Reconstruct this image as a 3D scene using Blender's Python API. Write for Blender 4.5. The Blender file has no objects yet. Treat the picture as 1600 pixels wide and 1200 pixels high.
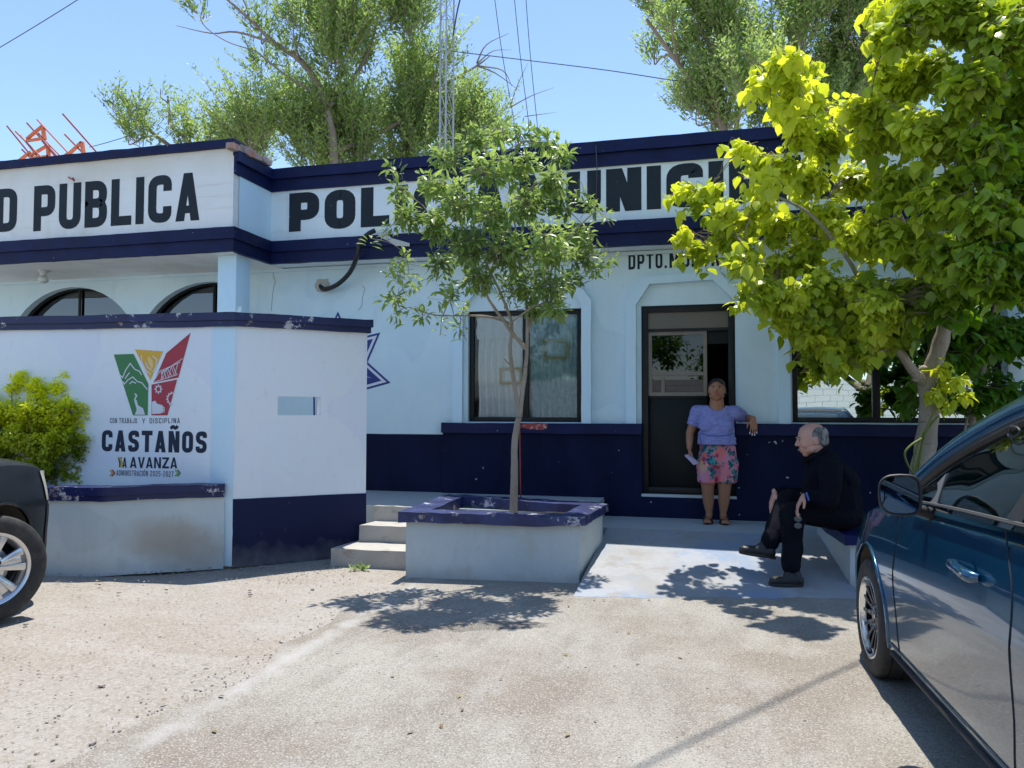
import bpy, bmesh, math, random
import numpy as np
from mathutils import Vector, Matrix
R = math.radians
rng = np.random.default_rng(7)
random.seed(7)
S = bpy.context.scene
COL = S.collection

# ------------------------------------------------------------ camera
F, PITCH, YAW, ROLL, H = 1200., 2.2, 14.3, .15, 1.43
def _basis():
    a, b, c = R(YAW), R(PITCH), R(ROLL)
    fw = Vector((-math.sin(a)*math.cos(b), math.cos(a)*math.cos(b), math.sin(b)))
    rt = Vector((math.cos(a), math.sin(a), 0)); up = rt.cross(fw)
    rt2 = rt*math.cos(c) + up*math.sin(c)
    return fw, rt2, rt2.cross(fw)
FW, RT, UP = _basis()
EYE = Vector((0, 0, H))
cam = bpy.data.cameras.new('camera'); co = bpy.data.objects.new('camera', cam); COL.objects.link(co)
cam.sensor_width = 36; cam.lens = 36*F/1600; cam.clip_start = .05; cam.clip_end = 2000
M3 = Matrix((RT, UP, -FW)).transposed(); co.matrix_world = Matrix.Translation(EYE) @ M3.to_4x4()
S.camera = co
def ray(x, y): return FW + RT*((x-800)/F) - UP*((y-600)/F)
def onY(x, y, Y): d = ray(x, y); return EYE + d*(Y/d.y)
def onX(x, y, X): d = ray(x, y); return EYE + d*(X/d.x)
def onZ(x, y, z): d = ray(x, y); return EYE + d*((z-H)/d.z)
def atd(x, y, D): return EYE + ray(x, y)*D
def onP(x, y, p, n): d = ray(x, y); return EYE + d*((p-EYE).dot(n)/d.dot(n))

# ------------------------------------------------------------ sky, sun, exposure
SUN_EL, SUN_AZ = 75.5, 1.      # azimuth: degrees right of +Y (sun stands behind the building)
w = bpy.data.worlds.new('World'); S.world = w; w.use_nodes = True
nt = w.node_tree; bg = nt.nodes['Background']
sky = nt.nodes.new('ShaderNodeTexSky'); sky.sky_type = 'NISHITA'; sky.sun_disc = False
sky.sun_elevation = R(SUN_EL); sky.sun_rotation = R(SUN_AZ)
sky.altitude = 750; sky.air_density = 1.0; sky.dust_density = .2; sky.ozone_density = 1.9
nt.links.new(sky.outputs[0], bg.inputs[0]); bg.inputs[1].default_value = .148
sl = bpy.data.lights.new('sun', 'SUN'); sl.energy = 3.9; sl.angle = R(.53); sl.color = (1, .95, .87)
so = bpy.data.objects.new('sun', sl); COL.objects.link(so)
TOSUN = Vector((math.sin(R(SUN_AZ))*math.cos(R(SUN_EL)), math.cos(R(SUN_AZ))*math.cos(R(SUN_EL)), math.sin(R(SUN_EL))))
so.rotation_euler = TOSUN.to_track_quat('Z', 'Y').to_euler(); so.location = (0, 0, 30)
S.view_settings.view_transform = 'Standard'; S.view_settings.look = 'None'
S.view_settings.exposure = .78; S.view_settings.gamma = 1
try:
    S.cycles.max_bounces = 10; S.cycles.transparent_max_bounces = 12; S.cycles.caustics_reflective = False
    S.cycles.sample_clamp_indirect = 8; S.cycles.use_denoising = True
except Exception: pass

# ------------------------------------------------------------ materials
def mat(name, base, rough=.8, layers=(), bump=None, metallic=0, coat=0, spec=.5, alpha=1, trans=0, sheen=0, coords='Object', gain=1.0):
    base = tuple(c*gain for c in base); layers = [dict(d, col=tuple(min(.88, c*gain) for c in d['col'])) for d in layers]
    m = bpy.data.materials.new(name); m.use_nodes = True
    t = m.node_tree; N = t.nodes; L = t.links; b = N['Principled BSDF']
    b.inputs['Roughness'].default_value = rough; b.inputs['Metallic'].default_value = metallic
    b.inputs['Coat Weight'].default_value = coat; b.inputs['Coat Roughness'].default_value = .03
    b.inputs['Specular IOR Level'].default_value = spec
    b.inputs['Transmission Weight'].default_value = trans
    b.inputs['Sheen Weight'].default_value = sheen
    b.inputs['Base Color'].default_value = (*base, 1)
    tc = N.new('ShaderNodeTexCoord'); cur = None
    def vec(stretch=(1,1,1), off=(0,0,0)):
        mp = N.new('ShaderNodeMapping'); mp.inputs['Scale'].default_value = stretch; mp.inputs['Location'].default_value = off
        L.new(tc.outputs[coords], mp.inputs[0]); return mp.outputs[0]
    def noise(d):
        if d.get('kind') == 'vor':
            n = N.new('ShaderNodeTexVoronoi'); n.inputs['Scale'].default_value = d['scale']; L.new(vec(d.get('st', (1,1,1)), d.get('off', (0,0,0))), n.inputs['Vector']); return n.outputs['Distance']
        if d.get('kind') == 'vcol':
            n = N.new('ShaderNodeTexVoronoi'); n.inputs['Scale'].default_value = d['scale']; L.new(vec(d.get('st', (1,1,1))), n.inputs['Vector'])
            sp = N.new('ShaderNodeSeparateColor'); L.new(n.outputs['Color'], sp.inputs[0]); return sp.outputs[0]
        if d.get('kind') == 'z':
            sp = N.new('ShaderNodeSeparateXYZ'); L.new(tc.outputs[coords], sp.inputs[0])
            n = N.new('ShaderNodeTexNoise'); n.inputs['Scale'].default_value = d.get('nscale', 4); L.new(tc.outputs[coords], n.inputs['Vector']); n.inputs['Detail'].default_value = 6
            mu = N.new('ShaderNodeMath'); mu.operation = 'MULTIPLY_ADD'; L.new(n.outputs[0], mu.inputs[0]); mu.inputs[1].default_value = d['scale']; L.new(sp.outputs[2], mu.inputs[2]); return mu.outputs[0]
        if d.get('kind') == 'blob':      # a stain with its own place and outline
            n = N.new('ShaderNodeTexNoise'); n.inputs['Scale'].default_value = d.get('nscale', 5); n.inputs['Detail'].default_value = 5; L.new(tc.outputs[coords], n.inputs['Vector'])
            mp = N.new('ShaderNodeMapping'); mp.vector_type = 'TEXTURE'; mp.inputs['Location'].default_value = d['at']; mp.inputs['Scale'].default_value = d['size']; mp.inputs['Rotation'].default_value = (0, 0, d.get('rot', 0))
            L.new(tc.outputs[coords], mp.inputs[0])
            vl = N.new('ShaderNodeVectorMath'); vl.operation = 'LENGTH'; L.new(mp.outputs[0], vl.inputs[0])
            mu = N.new('ShaderNodeMath'); mu.operation = 'MULTIPLY_ADD'; L.new(n.outputs[0], mu.inputs[0]); mu.inputs[1].default_value = d.get('ragged', 1.2); L.new(vl.outputs['Value'], mu.inputs[2]); return mu.outputs[0]
        n = N.new('ShaderNodeTexNoise'); n.inputs['Scale'].default_value = d['scale']; n.inputs['Detail'].default_value = d.get('det', 6)
        n.inputs['Roughness'].default_value = d.get('nr', .6); L.new(vec(d.get('st', (1,1,1)), d.get('off', (0,0,0))), n.inputs['Vector']); return n.outputs[0]
    for d in layers:
        o = noise(d)
        mr = N.new('ShaderNodeMapRange'); mr.inputs['From Min'].default_value = d['lo']; mr.inputs['From Max'].default_value = d['hi']
        mr.inputs['To Max'].default_value = d.get('fac', 1); L.new(o, mr.inputs[0])
        mx = N.new('ShaderNodeMix'); mx.data_type = 'RGBA'; L.new(mr.outputs[0], mx.inputs['Factor'])
        if cur is None: mx.inputs[6].default_value = (*base, 1)
        else: L.new(cur, mx.inputs[6])
        mx.inputs[7].default_value = (*d['col'], 1); cur = mx.outputs[2]
    if cur: L.new(cur, b.inputs['Base Color'])
    if bump:
        prev = None
        for d in (bump if isinstance(bump, list) else [bump]):
            o = noise(d); bn = N.new('ShaderNodeBump'); bn.inputs['Strength'].default_value = d.get('str', .3); bn.inputs['Distance'].default_value = d.get('dist', .01)
            L.new(o, bn.inputs['Height'])
            if prev: L.new(prev, bn.inputs['Normal'])
            prev = bn.outputs[0]
        L.new(prev, b.inputs['Normal'])
    return m
def leafmat(name, ca, cb, trans=.45, rough=.45):
    m = bpy.data.materials.new(name); m.use_nodes = True; t = m.node_tree; N = t.nodes; L = t.links
    b = N['Principled BSDF']; b.inputs['Roughness'].default_value = rough; b.inputs['Specular IOR Level'].default_value = .4
    at = N.new('ShaderNodeAttribute'); at.attribute_name = 'tint'
    mx = N.new('ShaderNodeMix'); mx.data_type = 'RGBA'; L.new(at.outputs['Fac'], mx.inputs['Factor']); mx.inputs[6].default_value = (*ca, 1); mx.inputs[7].default_value = (*cb, 1)
    L.new(mx.outputs[2], b.inputs['Base Color'])
    tr = N.new('ShaderNodeBsdfTranslucent')
    hs = N.new('ShaderNodeHueSaturation'); hs.inputs['Hue'].default_value = .485; hs.inputs['Value'].default_value = 1.9; hs.inputs['Saturation'].default_value = 1.05; L.new(mx.outputs[2], hs.inputs['Color']); L.new(hs.outputs[0], tr.inputs[0])
    ms = N.new('ShaderNodeMixShader'); ms.inputs[0].default_value = trans
    L.new(b.outputs[0], ms.inputs[1]); L.new(tr.outputs[0], ms.inputs[2]); L.new(ms.outputs[0], N['Material Output'].inputs[0])
    return m
def glassmat(name, tint, op=.6, rough=.02, refl=1.5):
    m = bpy.data.materials.new(name); m.use_nodes = True; t = m.node_tree; N = t.nodes; L = t.links
    N.remove(N['Principled BSDF'])
    tr = N.new('ShaderNodeBsdfTransparent'); tr.inputs[0].default_value = (*tint, 1)
    gl = N.new('ShaderNodeBsdfGlossy'); gl.inputs['Roughness'].default_value = rough
    fr = N.new('ShaderNodeFresnel'); fr.inputs[0].default_value = refl
    mr = N.new('ShaderNodeMapRange'); L.new(fr.outputs[0], mr.inputs[0]); mr.inputs['To Min'].default_value = op; mr.inputs['To Max'].default_value = 1
    ms = N.new('ShaderNodeMixShader'); L.new(mr.outputs[0], ms.inputs[0]); L.new(tr.outputs[0], ms.inputs[1]); L.new(gl.outputs[0], ms.inputs[2])
    L.new(ms.outputs[0], N['Material Output'].inputs[0]); return m

NAVY = (.0045, .009, .050)
def lay(scale, lo, hi, col, fac=1, **k): return dict(scale=scale, lo=lo, hi=hi, col=col, fac=fac, **k)
PL = [dict(scale=2.2, det=4, str=.35, dist=.03), dict(scale=9, det=5, str=.3, dist=.008, st=(1,1,.5)), dict(scale=45, det=3, str=.2, dist=.004)]
m_wall = mat('pale_blue_wall_paint', (.45, .585, .64), .75, [lay(1.7, .54, .70, (.37, .47, .51), .75, st=(2.2,1,.22), off=(1,0,3)), lay(.75, .50, .515, (.53,.66,.71), .6, det=2, off=(6,0,2)), lay(14, .60, .78, (.40,.49,.52), .6, st=(1,1,.7), off=(0,0,9)), lay(1.1, .35, .7, (.56, .68, .74), .8), lay(.8, .5, .75, (.44, .57, .63), .7, st=(1,1,.5), off=(3,1,2)), lay(9, .66, .8, (.42, .47, .47), .5, st=(1,1,.35)), lay(26, .72, .76, (.62, .70, .72), .6)], PL, gain=1.24)
m_fascia = mat('white_blue_fascia_paint', (.64, .71, .73), .75, [lay(1.7, .54, .70, (.52, .58, .60), .75, st=(2.2,1,.22), off=(1,0,3)), lay(.75, .50, .515, (.70,.75,.76), .6, det=2, off=(6,0,2)), lay(14, .60, .78, (.54,.58,.58), .6, st=(1,1,.7), off=(0,0,9)), lay(1.3, .4, .7, (.60, .69, .73), .8), lay(3.5, .58, .75, (.52, .54, .52), .5, st=(.4,1,2.5)), lay(30, .70, .75, (.45, .47, .47), .5)], PL, gain=1.17)
m_cream = mat('white_cream_parapet_paint', (.72, .72, .68), .78, [lay(1.7, .54, .70, (.60, .60, .56), .75, st=(2.2,1,.22), off=(1,0,3)), lay(.75, .50, .515, (.76,.77,.75), .6, det=2, off=(6,0,2)), lay(14, .60, .78, (.58,.57,.53), .6, st=(1,1,.7), off=(0,0,9)), lay(1.3, .4, .7, (.68, .72, .72), .8), dict(kind='z', scale=.5, nscale=1.5, lo=4.42, hi=4.75, col=(.58, .54, .44), fac=.75), lay(5, .58, .75, (.55, .53, .47), .45, st=(.3,1,3)), lay(30, .71, .75, (.42, .42, .4), .5)], PL, gain=1.13)
m_front = mat('white_boundary_wall_paint', (.64, .67, .74), .75, [lay(1.7, .54, .70, (.55, .58, .62), .75, st=(2.2,1,.22), off=(1,0,3)), lay(.75, .50, .515, (.69,.73,.78), .6, det=2, off=(6,0,2)), lay(14, .60, .78, (.54,.56,.60), .6, st=(1,1,.7), off=(0,0,9)), lay(1.0, .4, .7, (.62, .70, .77), .8), lay(3.5, .6, .78, (.55, .56, .58), .45, st=(1,1,.4)), lay(40, .73, .76, (.4, .42, .45), .5)], PL, gain=1.20)
m_pil = mat('light_blue_pilaster_paint', (.50, .66, .76), .75, [lay(1.6, .4, .7, (.56, .70, .78), .8), lay(8, .64, .8, (.42, .5, .54), .4, st=(1,1,.3))], PL, gain=1.2)
m_navy = mat('chipped_navy_paint', NAVY, .55, [lay(3, .4, .7, (.009, .016, .085), .8), lay(1.6, .55, .75, (.014, .016, .04), .6, st=(.5,1,2)), lay(11, .70, .715, (.42, .38, .34), .9, det=8), lay(28, .735, .75, (.45, .45, .48), .8, det=4)], [dict(scale=12, str=.25, dist=.006), dict(scale=3, det=4, str=.3, dist=.03)], spec=.22)
m_dado = mat('navy_dado_paint', (.003, .006, .029), .7, [lay(2, .4, .7, (.008, .014, .055), .8, st=(1,1,.4)), lay(13, .745, .75, (.5, .5, .53), .9, det=2, off=(3,3,2)), lay(60, .66, .72, (.014, .022, .06), .6, st=(1,1,.15))], [dict(scale=6, det=5, str=.3, dist=.02), dict(scale=45, str=.25, dist=.006, st=(1,1,.12))], spec=.15)
m_dadof = mat('scuffed_navy_wall_base', (.010, .014, .055), .65, [dict(kind='z', scale=.30, nscale=9, lo=.34, hi=.12, col=(.16, .16, .17), fac=.8), lay(3, .5, .8, (.016, .020, .065), .8), lay(22, .70, .76, (.14, .15, .2), .8, st=(1,1,.25))], PL, spec=.2)
m_cap = mat('chipped_navy_cap_paint', (.009, .015, .075), .38, [lay(2.2, .45, .7, (.013, .022, .115), .8), lay(4.5, .60, .625, (.50, .51, .54), .92, det=12, nr=.75), lay(3.2, .66, .69, (.33, .27, .22), .9, det=10, off=(5,5,0))], [dict(scale=9, str=.35, dist=.01), dict(scale=60, str=.2, dist=.003)], spec=.35)
m_rim2 = mat('worn_pale_navy_rim_paint', (.010, .017, .085), .45, [lay(3, .48, .60, (.03, .05, .16), .8, det=8), lay(4.2, .57, .61, (.46, .48, .54), .9, det=12, nr=.75), lay(6, .62, .66, (.36, .33, .28), .85, det=10, off=(5,5,0))], [dict(scale=9, str=.35, dist=.01), dict(scale=60, str=.25, dist=.004)])
m_planter = mat('pale_plaster_planter', (.47, .53, .53), .85, [lay(1.7, .54, .70, (.38,.42,.41), .75, st=(2.2,1,.22), off=(1,0,3)), lay(.75, .50, .515, (.52,.58,.58), .6, det=2, off=(6,0,2)), lay(14, .60, .78, (.38,.40,.38), .6, st=(1,1,.7), off=(0,0,9)), lay(1.6, .4, .65, (.44, .50, .50), .8), lay(2.2, .55, .72, (.45, .42, .35), .6, off=(2,2,2)), dict(kind='z', scale=.35, nscale=6, lo=.30, hi=.10, col=(.36, .33, .28), fac=.7), lay(35, .68, .76, (.32, .32, .30), .5)], [dict(scale=6, det=6, str=.5, dist=.02), dict(scale=60, str=.25, dist=.004)], gain=1.1)
m_lplanter = mat('stained_plaster_planter', (.46, .52, .53), .85, [lay(1.7, .54, .70, (.38,.42,.41), .75, st=(2.2,1,.22), off=(1,0,3)), lay(.75, .50, .515, (.54,.60,.60), .6, det=2, off=(6,0,2)), lay(14, .60, .78, (.38,.40,.38), .6, st=(1,1,.7), off=(0,0,9)), lay(1.2, .4, .62, (.42, .50, .52), .9), dict(kind='blob', at=(.42, .28, .30), size=(.34, .34, .17), nscale=5, lo=1.9, hi=1.0, col=(.30, .25, .18), fac=.6, scale=1), dict(kind='blob', at=(.62, .42, .16), size=(.36, .36, .20), nscale=8, lo=1.9, hi=1.0, col=(.34, .29, .23), fac=.6, scale=1), lay(35, .66, .76, (.36, .34, .30), .5)], [dict(scale=6, det=6, str=.5, dist=.02), dict(scale=60, str=.25, dist=.004)], gain=1.1)
m_conc = mat('old_concrete', (.40, .385, .35), .9, [lay(3, .4, .65, (.47, .45, .41), .8), lay(5, .58, .72, (.24, .20, .16), .8, st=(1,1,2)), lay(90, .6, .7, (.27, .26, .24), .6)], [dict(scale=14, det=8, str=.5, dist=.02), dict(scale=120, str=.3, dist=.004)])
m_slab = mat('speckled_concrete_slab', (.285, .262, .222), .92, [lay(.55, .40, .58, (.37, .35, .31), .9), lay(1.1, .46, .62, (.22, .185, .145), .85, off=(1,2,3)), lay(2.6, .50, .66, (.215, .19, .16), .6, st=(1.6,.5,1), off=(8,2,3)), lay(3.2, .56, .72, (.42, .41, .39), .55, st=(1,.5,1), off=(4,1,1)),
        dict(kind='blob', at=(-1.43, 4.98, 0), size=(.55, .13, .4), rot=R(22), nscale=6, ragged=1.4, lo=1.62, hi=1.40, col=(.13, .115, .095), fac=.9, scale=1),
        lay(105, .52, .60, (.48, .46, .42), .7, det=3), lay(120, .55, .62, (.135, .12, .10), .8, det=3, off=(2,0,0)), lay(22, .70, .74, (.14, .13, .11), .7, det=2),
        dict(kind='blob', at=(-2.35, 3.9, 0), size=(.10, 3.0, .4), nscale=7, ragged=2.6, lo=2.3, hi=1.2, col=(.46, .45, .43), fac=.65, scale=1)],
        [dict(scale=75, det=4, str=.55, dist=.006), dict(scale=7, det=6, str=.3, dist=.02)], gain=.86)
m_ground = mat('gravelly_dirt_ground', (.30, .268, .225), .95, [lay(.7, .4, .65, (.36, .335, .30), .9), lay(.9, .48, .66, (.29, .24, .185), .8, off=(2,3,1)), lay(2.2, .5, .75, (.41, .385, .35), .7, st=(.35,1.3,1)), dict(kind='vcol', scale=75, lo=.3, hi=1, col=(.46, .44, .41), fac=.55), dict(kind='vcol', scale=52, lo=.8, hi=1, col=(.16, .14, .12), fac=.5), lay(160, .5, .62, (.20, .175, .15), .5), lay(130, .6, .68, (.55, .53, .5), .5, off=(3,0,0))],
        [dict(kind='vor', scale=75, str=.4, dist=.008), dict(scale=5, det=8, str=.5, dist=.04), dict(scale=90, det=4, str=.4, dist=.006)], gain=.93)
m_ramp = mat('faded_blue_ramp_concrete', (.36, .355, .34), .85, [lay(.9, .35, .6, (.40, .42, .45), .8), lay(1.7, .46, .60, (.23, .34, .52), .7, det=9, off=(0,2,0)), lay(2.4, .5, .62, (.45, .46, .48), .7, det=9, off=(7,2,0)), lay(5, .55, .66, (.33, .30, .26), .6, det=8, off=(3,2,0)), lay(80, .56, .64, (.28, .29, .30), .4), lay(1.6, .58, .7, (.38, .36, .33), .6, off=(1,9,0))], [dict(scale=60, det=4, str=.3, dist=.005), dict(scale=5, det=6, str=.3, dist=.02)], gain=.80)
m_land = mat('grey_blue_landing_concrete', (.34, .38, .41), .85, [lay(1.2, .4, .65, (.40, .43, .45), .8), lay(60, .6, .7, (.25, .27, .28), .5)], dict(scale=30, det=5, str=.3, dist=.008))
m_soil = mat('dry_soil', (.22, .17, .12), .95, [lay(8, .4, .7, (.32, .26, .2), .8)], dict(scale=25, det=8, str=1, dist=.03))
m_letter = mat('black_sign_paint', (.018, .026, .034), .6, [lay(2, .4, .7, (.026, .036, .048), .8), lay(21, .735, .745, (.5, .55, .57), .8, det=3)], dict(scale=30, str=.15, dist=.004), spec=.2)
m_letter2 = mat('dark_navy_letter_paint', (.025, .034, .062), .6, [lay(30, .68, .75, (.05, .06, .09), .8)], spec=.2)
m_black = mat('black_frame_paint', (.012, .013, .014), .4, [lay(6, .5, .8, (.03, .03, .03), .5)], spec=.25)
m_bronze = mat('tan_aluminium_profile', (.17, .145, .115), .4, [lay(4, .4, .7, (.21, .18, .15), .8)], metallic=.3)
m_transom = mat('brown_transom_panel', (.13, .105, .08), .35, [lay(2, .4, .7, (.17, .14, .11), .8)])
m_doorpan = mat('dark_green_black_door_panel', (.007, .010, .010), .42, [lay(2, .4, .7, (.012, .015, .015), .8)], spec=.18)
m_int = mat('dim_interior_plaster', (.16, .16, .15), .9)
m_wood = mat('bark_grey_trunk', (.27, .235, .185), .9, [lay(5, .4, .65, (.36, .32, .27), .9, st=(1,1,.6)), lay(9, .6, .7, (.13, .10, .08), .8, st=(.6,.6,3)), lay(40, .6, .7, (.16, .13, .1), .6)], [dict(scale=14, det=6, str=.7, dist=.02, st=(1,1,.5)), dict(scale=30, det=4, str=.5, dist=.01, st=(.5,.5,3))])
m_wood2 = mat('bark_brown_limbs', (.17, .13, .10), .9, [lay(6, .4, .7, (.26, .21, .17), .8, st=(1,1,.4))], dict(scale=20, det=6, str=.8, dist=.02, st=(1,1,.3)))
m_steel = mat('galvanised_steel', (.42, .44, .47), .45, [lay(3, .4, .7, (.30, .30, .31), .6)], metallic=.5)
m_orange = mat('orange_steel_paint', (.62, .16, .05), .5, [lay(5, .5, .7, (.50, .11, .04), .8)])
m_redrod = mat('rusty_red_rod_paint', (.34, .06, .035), .6, [lay(9, .5, .7, (.22, .05, .03), .8)])
m_wire = mat('dark_wire', (.05, .055, .07), .5)
m_hose = mat('black_corrugated_hose', (.012, .013, .015), .45)
m_white = mat('white_road_paint', (.86, .86, .84), .7, [lay(14, .58, .70, (.5, .52, .54), .6)])

# ------------------------------------------------------------ mesh helpers
def tagit(o, label=None, cat=None, group=None, kind=None):
    if label: o['label'] = label
    if cat: o['category'] = cat
    if group: o['group'] = group
    if kind: o['kind'] = kind
    return o
def thing(name, loc, label, cat, group=None, rz=0):
    o = bpy.data.objects.new(name, None); COL.objects.link(o); o.location = loc; o.rotation_euler = (0, 0, rz); o.empty_display_size = .2
    return tagit(o, label, cat, group)
def rootloc(p):
    while p is not None and p.parent is not None: p = p.parent
    return Vector(p.location) if p is not None else Vector((0, 0, 0))
def link(name, me, m, parent=None, loc=None, smooth=False):
    o = bpy.data.objects.new(name, me); COL.objects.link(o); o.parent = parent
    if m is not None: me.materials.append(m)
    if loc is not None: o.location = loc
    if smooth: me.polygons.foreach_set('use_smooth', [True]*len(me.polygons))
    return o
class MB:
    def __init__(s): s.v = []; s.f = []
    def add(s, vs, fs):
        n = len(s.v); s.v += [Vector(v) for v in vs]; s.f += [tuple(i+n for i in f) for f in fs]; return s
    def box(s, a, b):
        (x0,y0,z0),(x1,y1,z1) = a, b
        return s.add([(x0,y0,z0),(x1,y0,z0),(x1,y1,z0),(x0,y1,z0),(x0,y0,z1),(x1,y0,z1),(x1,y1,z1),(x0,y1,z1)], [(0,3,2,1),(4,5,6,7),(0,1,5,4),(1,2,6,5),(2,3,7,6),(3,0,4,7)])
    def prism(s, poly, z0, z1):      # poly: list of (x,y) ccw; z may be per-vertex lists
        n = len(poly); a = z0 if isinstance(z0, (list, tuple)) else [z0]*n; b = z1 if isinstance(z1, (list, tuple)) else [z1]*n
        return s.add([(p[0],p[1],a[i]) for i,p in enumerate(poly)]+[(p[0],p[1],b[i]) for i,p in enumerate(poly)],
            [tuple(range(n-1,-1,-1)), tuple(range(n,2*n))]+[(i,(i+1)%n,n+(i+1)%n,n+i) for i in range(n)])
    def tube(s, pts, r, seg=8, caps=True):
        pts = [Vector(p) for p in pts]; n = len(pts); rs = r if isinstance(r, (list, tuple)) else [r]*n
        t0 = (pts[1]-pts[0]).normalized(); u = t0.orthogonal().normalized(); base = len(s.v)
        for i, p in enumerate(pts):
            t = (pts[min(i+1,n-1)]-pts[max(i-1,0)]).normalized(); u = (u - t*u.dot(t)); u = u.normalized() if u.length > 1e-6 else t.orthogonal().normalized(); v = t.cross(u)
            for k in range(seg):
                a = 2*math.pi*k/seg; s.v.append(p + (u*math.cos(a)+v*math.sin(a))*rs[i])
        for i in range(n-1):
            for k in range(seg):
                a = base+i*seg+k; b = base+i*seg+(k+1)%seg; s.f.append((a, b, b+seg, a+seg))
        if caps:
            s.f.append(tuple(base+k for k in range(seg-1,-1,-1))); s.f.append(tuple(base+(n-1)*seg+k for k in range(seg)))
        return s
    def bar(s, a, b, w, h, up=(0,0,1)):
        a = Vector(a); b = Vector(b); t = (b-a).normalized(); up = Vector(up)
        x = t.cross(up); x = x.normalized() if x.length > 1e-5 else t.orthogonal().normalized(); y = x.cross(t)
        c = [x*(w/2)*i+y*(h/2)*j for i, j in ((-1,-1),(1,-1),(1,1),(-1,1))]
        return s.add([a+k for k in c]+[b+k for k in c], [(0,1,2,3),(7,6,5,4),(0,4,5,1),(1,5,6,2),(2,6,7,3),(3,7,4,0)])
    def build(s, name, m, parent=None, smooth=False, bevel=0, local=False, loc=None, segs=2):
        off = Vector((0,0,0))
        if not local: off = rootloc(parent) if parent is not None else (Vector(loc) if loc is not None else off)
        me = bpy.data.meshes.new(name); me.from_pydata([tuple(v-off) for v in s.v], [], s.f); me.update()
        bm = bmesh.new(); bm.from_mesh(me); bmesh.ops.recalc_face_normals(bm, faces=bm.faces)
        if bevel:
            es = [e for e in bm.edges if len(e.link_faces) == 2 and e.calc_face_angle(0) > .5]
            bmesh.ops.bevel(bm, geom=es, offset=bevel, segments=segs, affect='EDGES', profile=.5, clamp_overlap=True)
        bm.to_mesh(me); bm.free()
        o = link(name, me, m, parent, loc if (parent is None and loc is not None) else None, smooth)
        if smooth or bevel:
            me.polygons.foreach_set('use_smooth', [True]*len(me.polygons))
            try: me.set_sharp_from_angle(angle=R(35 if not smooth else 60))
            except Exception: pass
        return o
def smoothpts(pts, k=4):
    pts = [Vector(p) for p in pts]; out = []
    P = [pts[0]*2-pts[1]] + pts + [pts[-1]*2-pts[-2]]
    for i in range(1, len(P)-2):
        for j in range(k):
            t = j/k; a, b, c, d = P[i-1:i+3]
            out.append(.5*((2*b)+(-a+c)*t+(2*a-5*b+4*c-d)*t*t+(-a+3*b-3*c+d)*t**3))
    out.append(pts[-1]); return out
def bake(o, drop=True):
    dg = bpy.context.evaluated_depsgraph_get(); dg.update(); me = bpy.data.meshes.new_from_object(o.evaluated_get(dg), depsgraph=dg)
    o.modifiers.clear(); old = o.data; o.data = me; return o
def roughen(o, amp, cell=.08):      # real wear: break up dead-straight edges of masonry
    from mathutils import noise
    me = o.data; bm = bmesh.new(); bm.from_mesh(me)
    for _ in range(7):
        es = [e for e in bm.edges if e.calc_length() > cell*1.5]
        if not es: break
        bmesh.ops.subdivide_edges(bm, edges=es, cuts=1, use_grid_fill=True)
    bmesh.ops.triangulate(bm, faces=[f for f in bm.faces if len(f.verts) > 4])
    for v in bm.verts:
        p = v.co*9; q = v.co*2.1
        v.co += Vector((noise.noise(p), noise.noise(p+Vector((9,0,0))), noise.noise(p+Vector((0,9,0)))))*amp + Vector((noise.noise(q), noise.noise(q+Vector((5,0,0))), noise.noise(q+Vector((0,5,0)))))*amp
    bm.to_mesh(me); bm.free()
    me.polygons.foreach_set('use_smooth', [True]*len(me.polygons))
    try: me.set_sharp_from_angle(angle=R(32))
    except Exception: pass
    return o

# ------------------------------------------------------------ painted lettering (flat paint, laid on a wall plane)
def rnd(path, r, closed=False, k=5):
    n = len(path); out = []
    for i, p in enumerate(path):
        p = Vector(p[:2]); rr = path[i][2] if len(path[i]) > 2 else 0
        if rr == 0 or (not closed and i in (0, n-1)): out.append(p); continue
        a = Vector(path[i-1][:2]); b = Vector(path[(i+1) % n][:2]); rr = rr*r
        d1 = (a-p); d2 = (b-p); l = min(rr, d1.length*.5, d2.length*.5); q1 = p+d1.normalized()*l; q2 = p+d2.normalized()*l
        for j in range(k+1):
            t = j/k; out.append(q1*(1-t)**2+p*2*t*(1-t)+q2*t*t)
    return out
def ribbon(path, t, closed=False):
    n = len(path); L_, R_ = [], []
    for i in range(n):
        a = path[i-1] if (i > 0 or closed) else None; b = path[(i+1) % n] if (i < n-1 or closed) else None
        p = path[i]; d1 = (p-a).normalized() if a is not None and (p-a).length > 1e-7 else None; d2 = (b-p).normalized() if b is not None and (b-p).length > 1e-7 else None
        d1 = d1 or d2; d2 = d2 or d1; n1 = Vector((-d1.y, d1.x)); n2 = Vector((-d2.y, d2.x)); m = n1+n2
        m = m.normalized() if m.length > 1e-6 else n1; s = 1/max(.4, m.dot(n1)); L_.append(p+m*t/2*s); R_.append(p-m*t/2*s)
    q = []
    for i in range(n if closed else n-1):
        j = (i+1) % n; q.append([L_[i], R_[i], R_[j], L_[j]])
    return q
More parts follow.
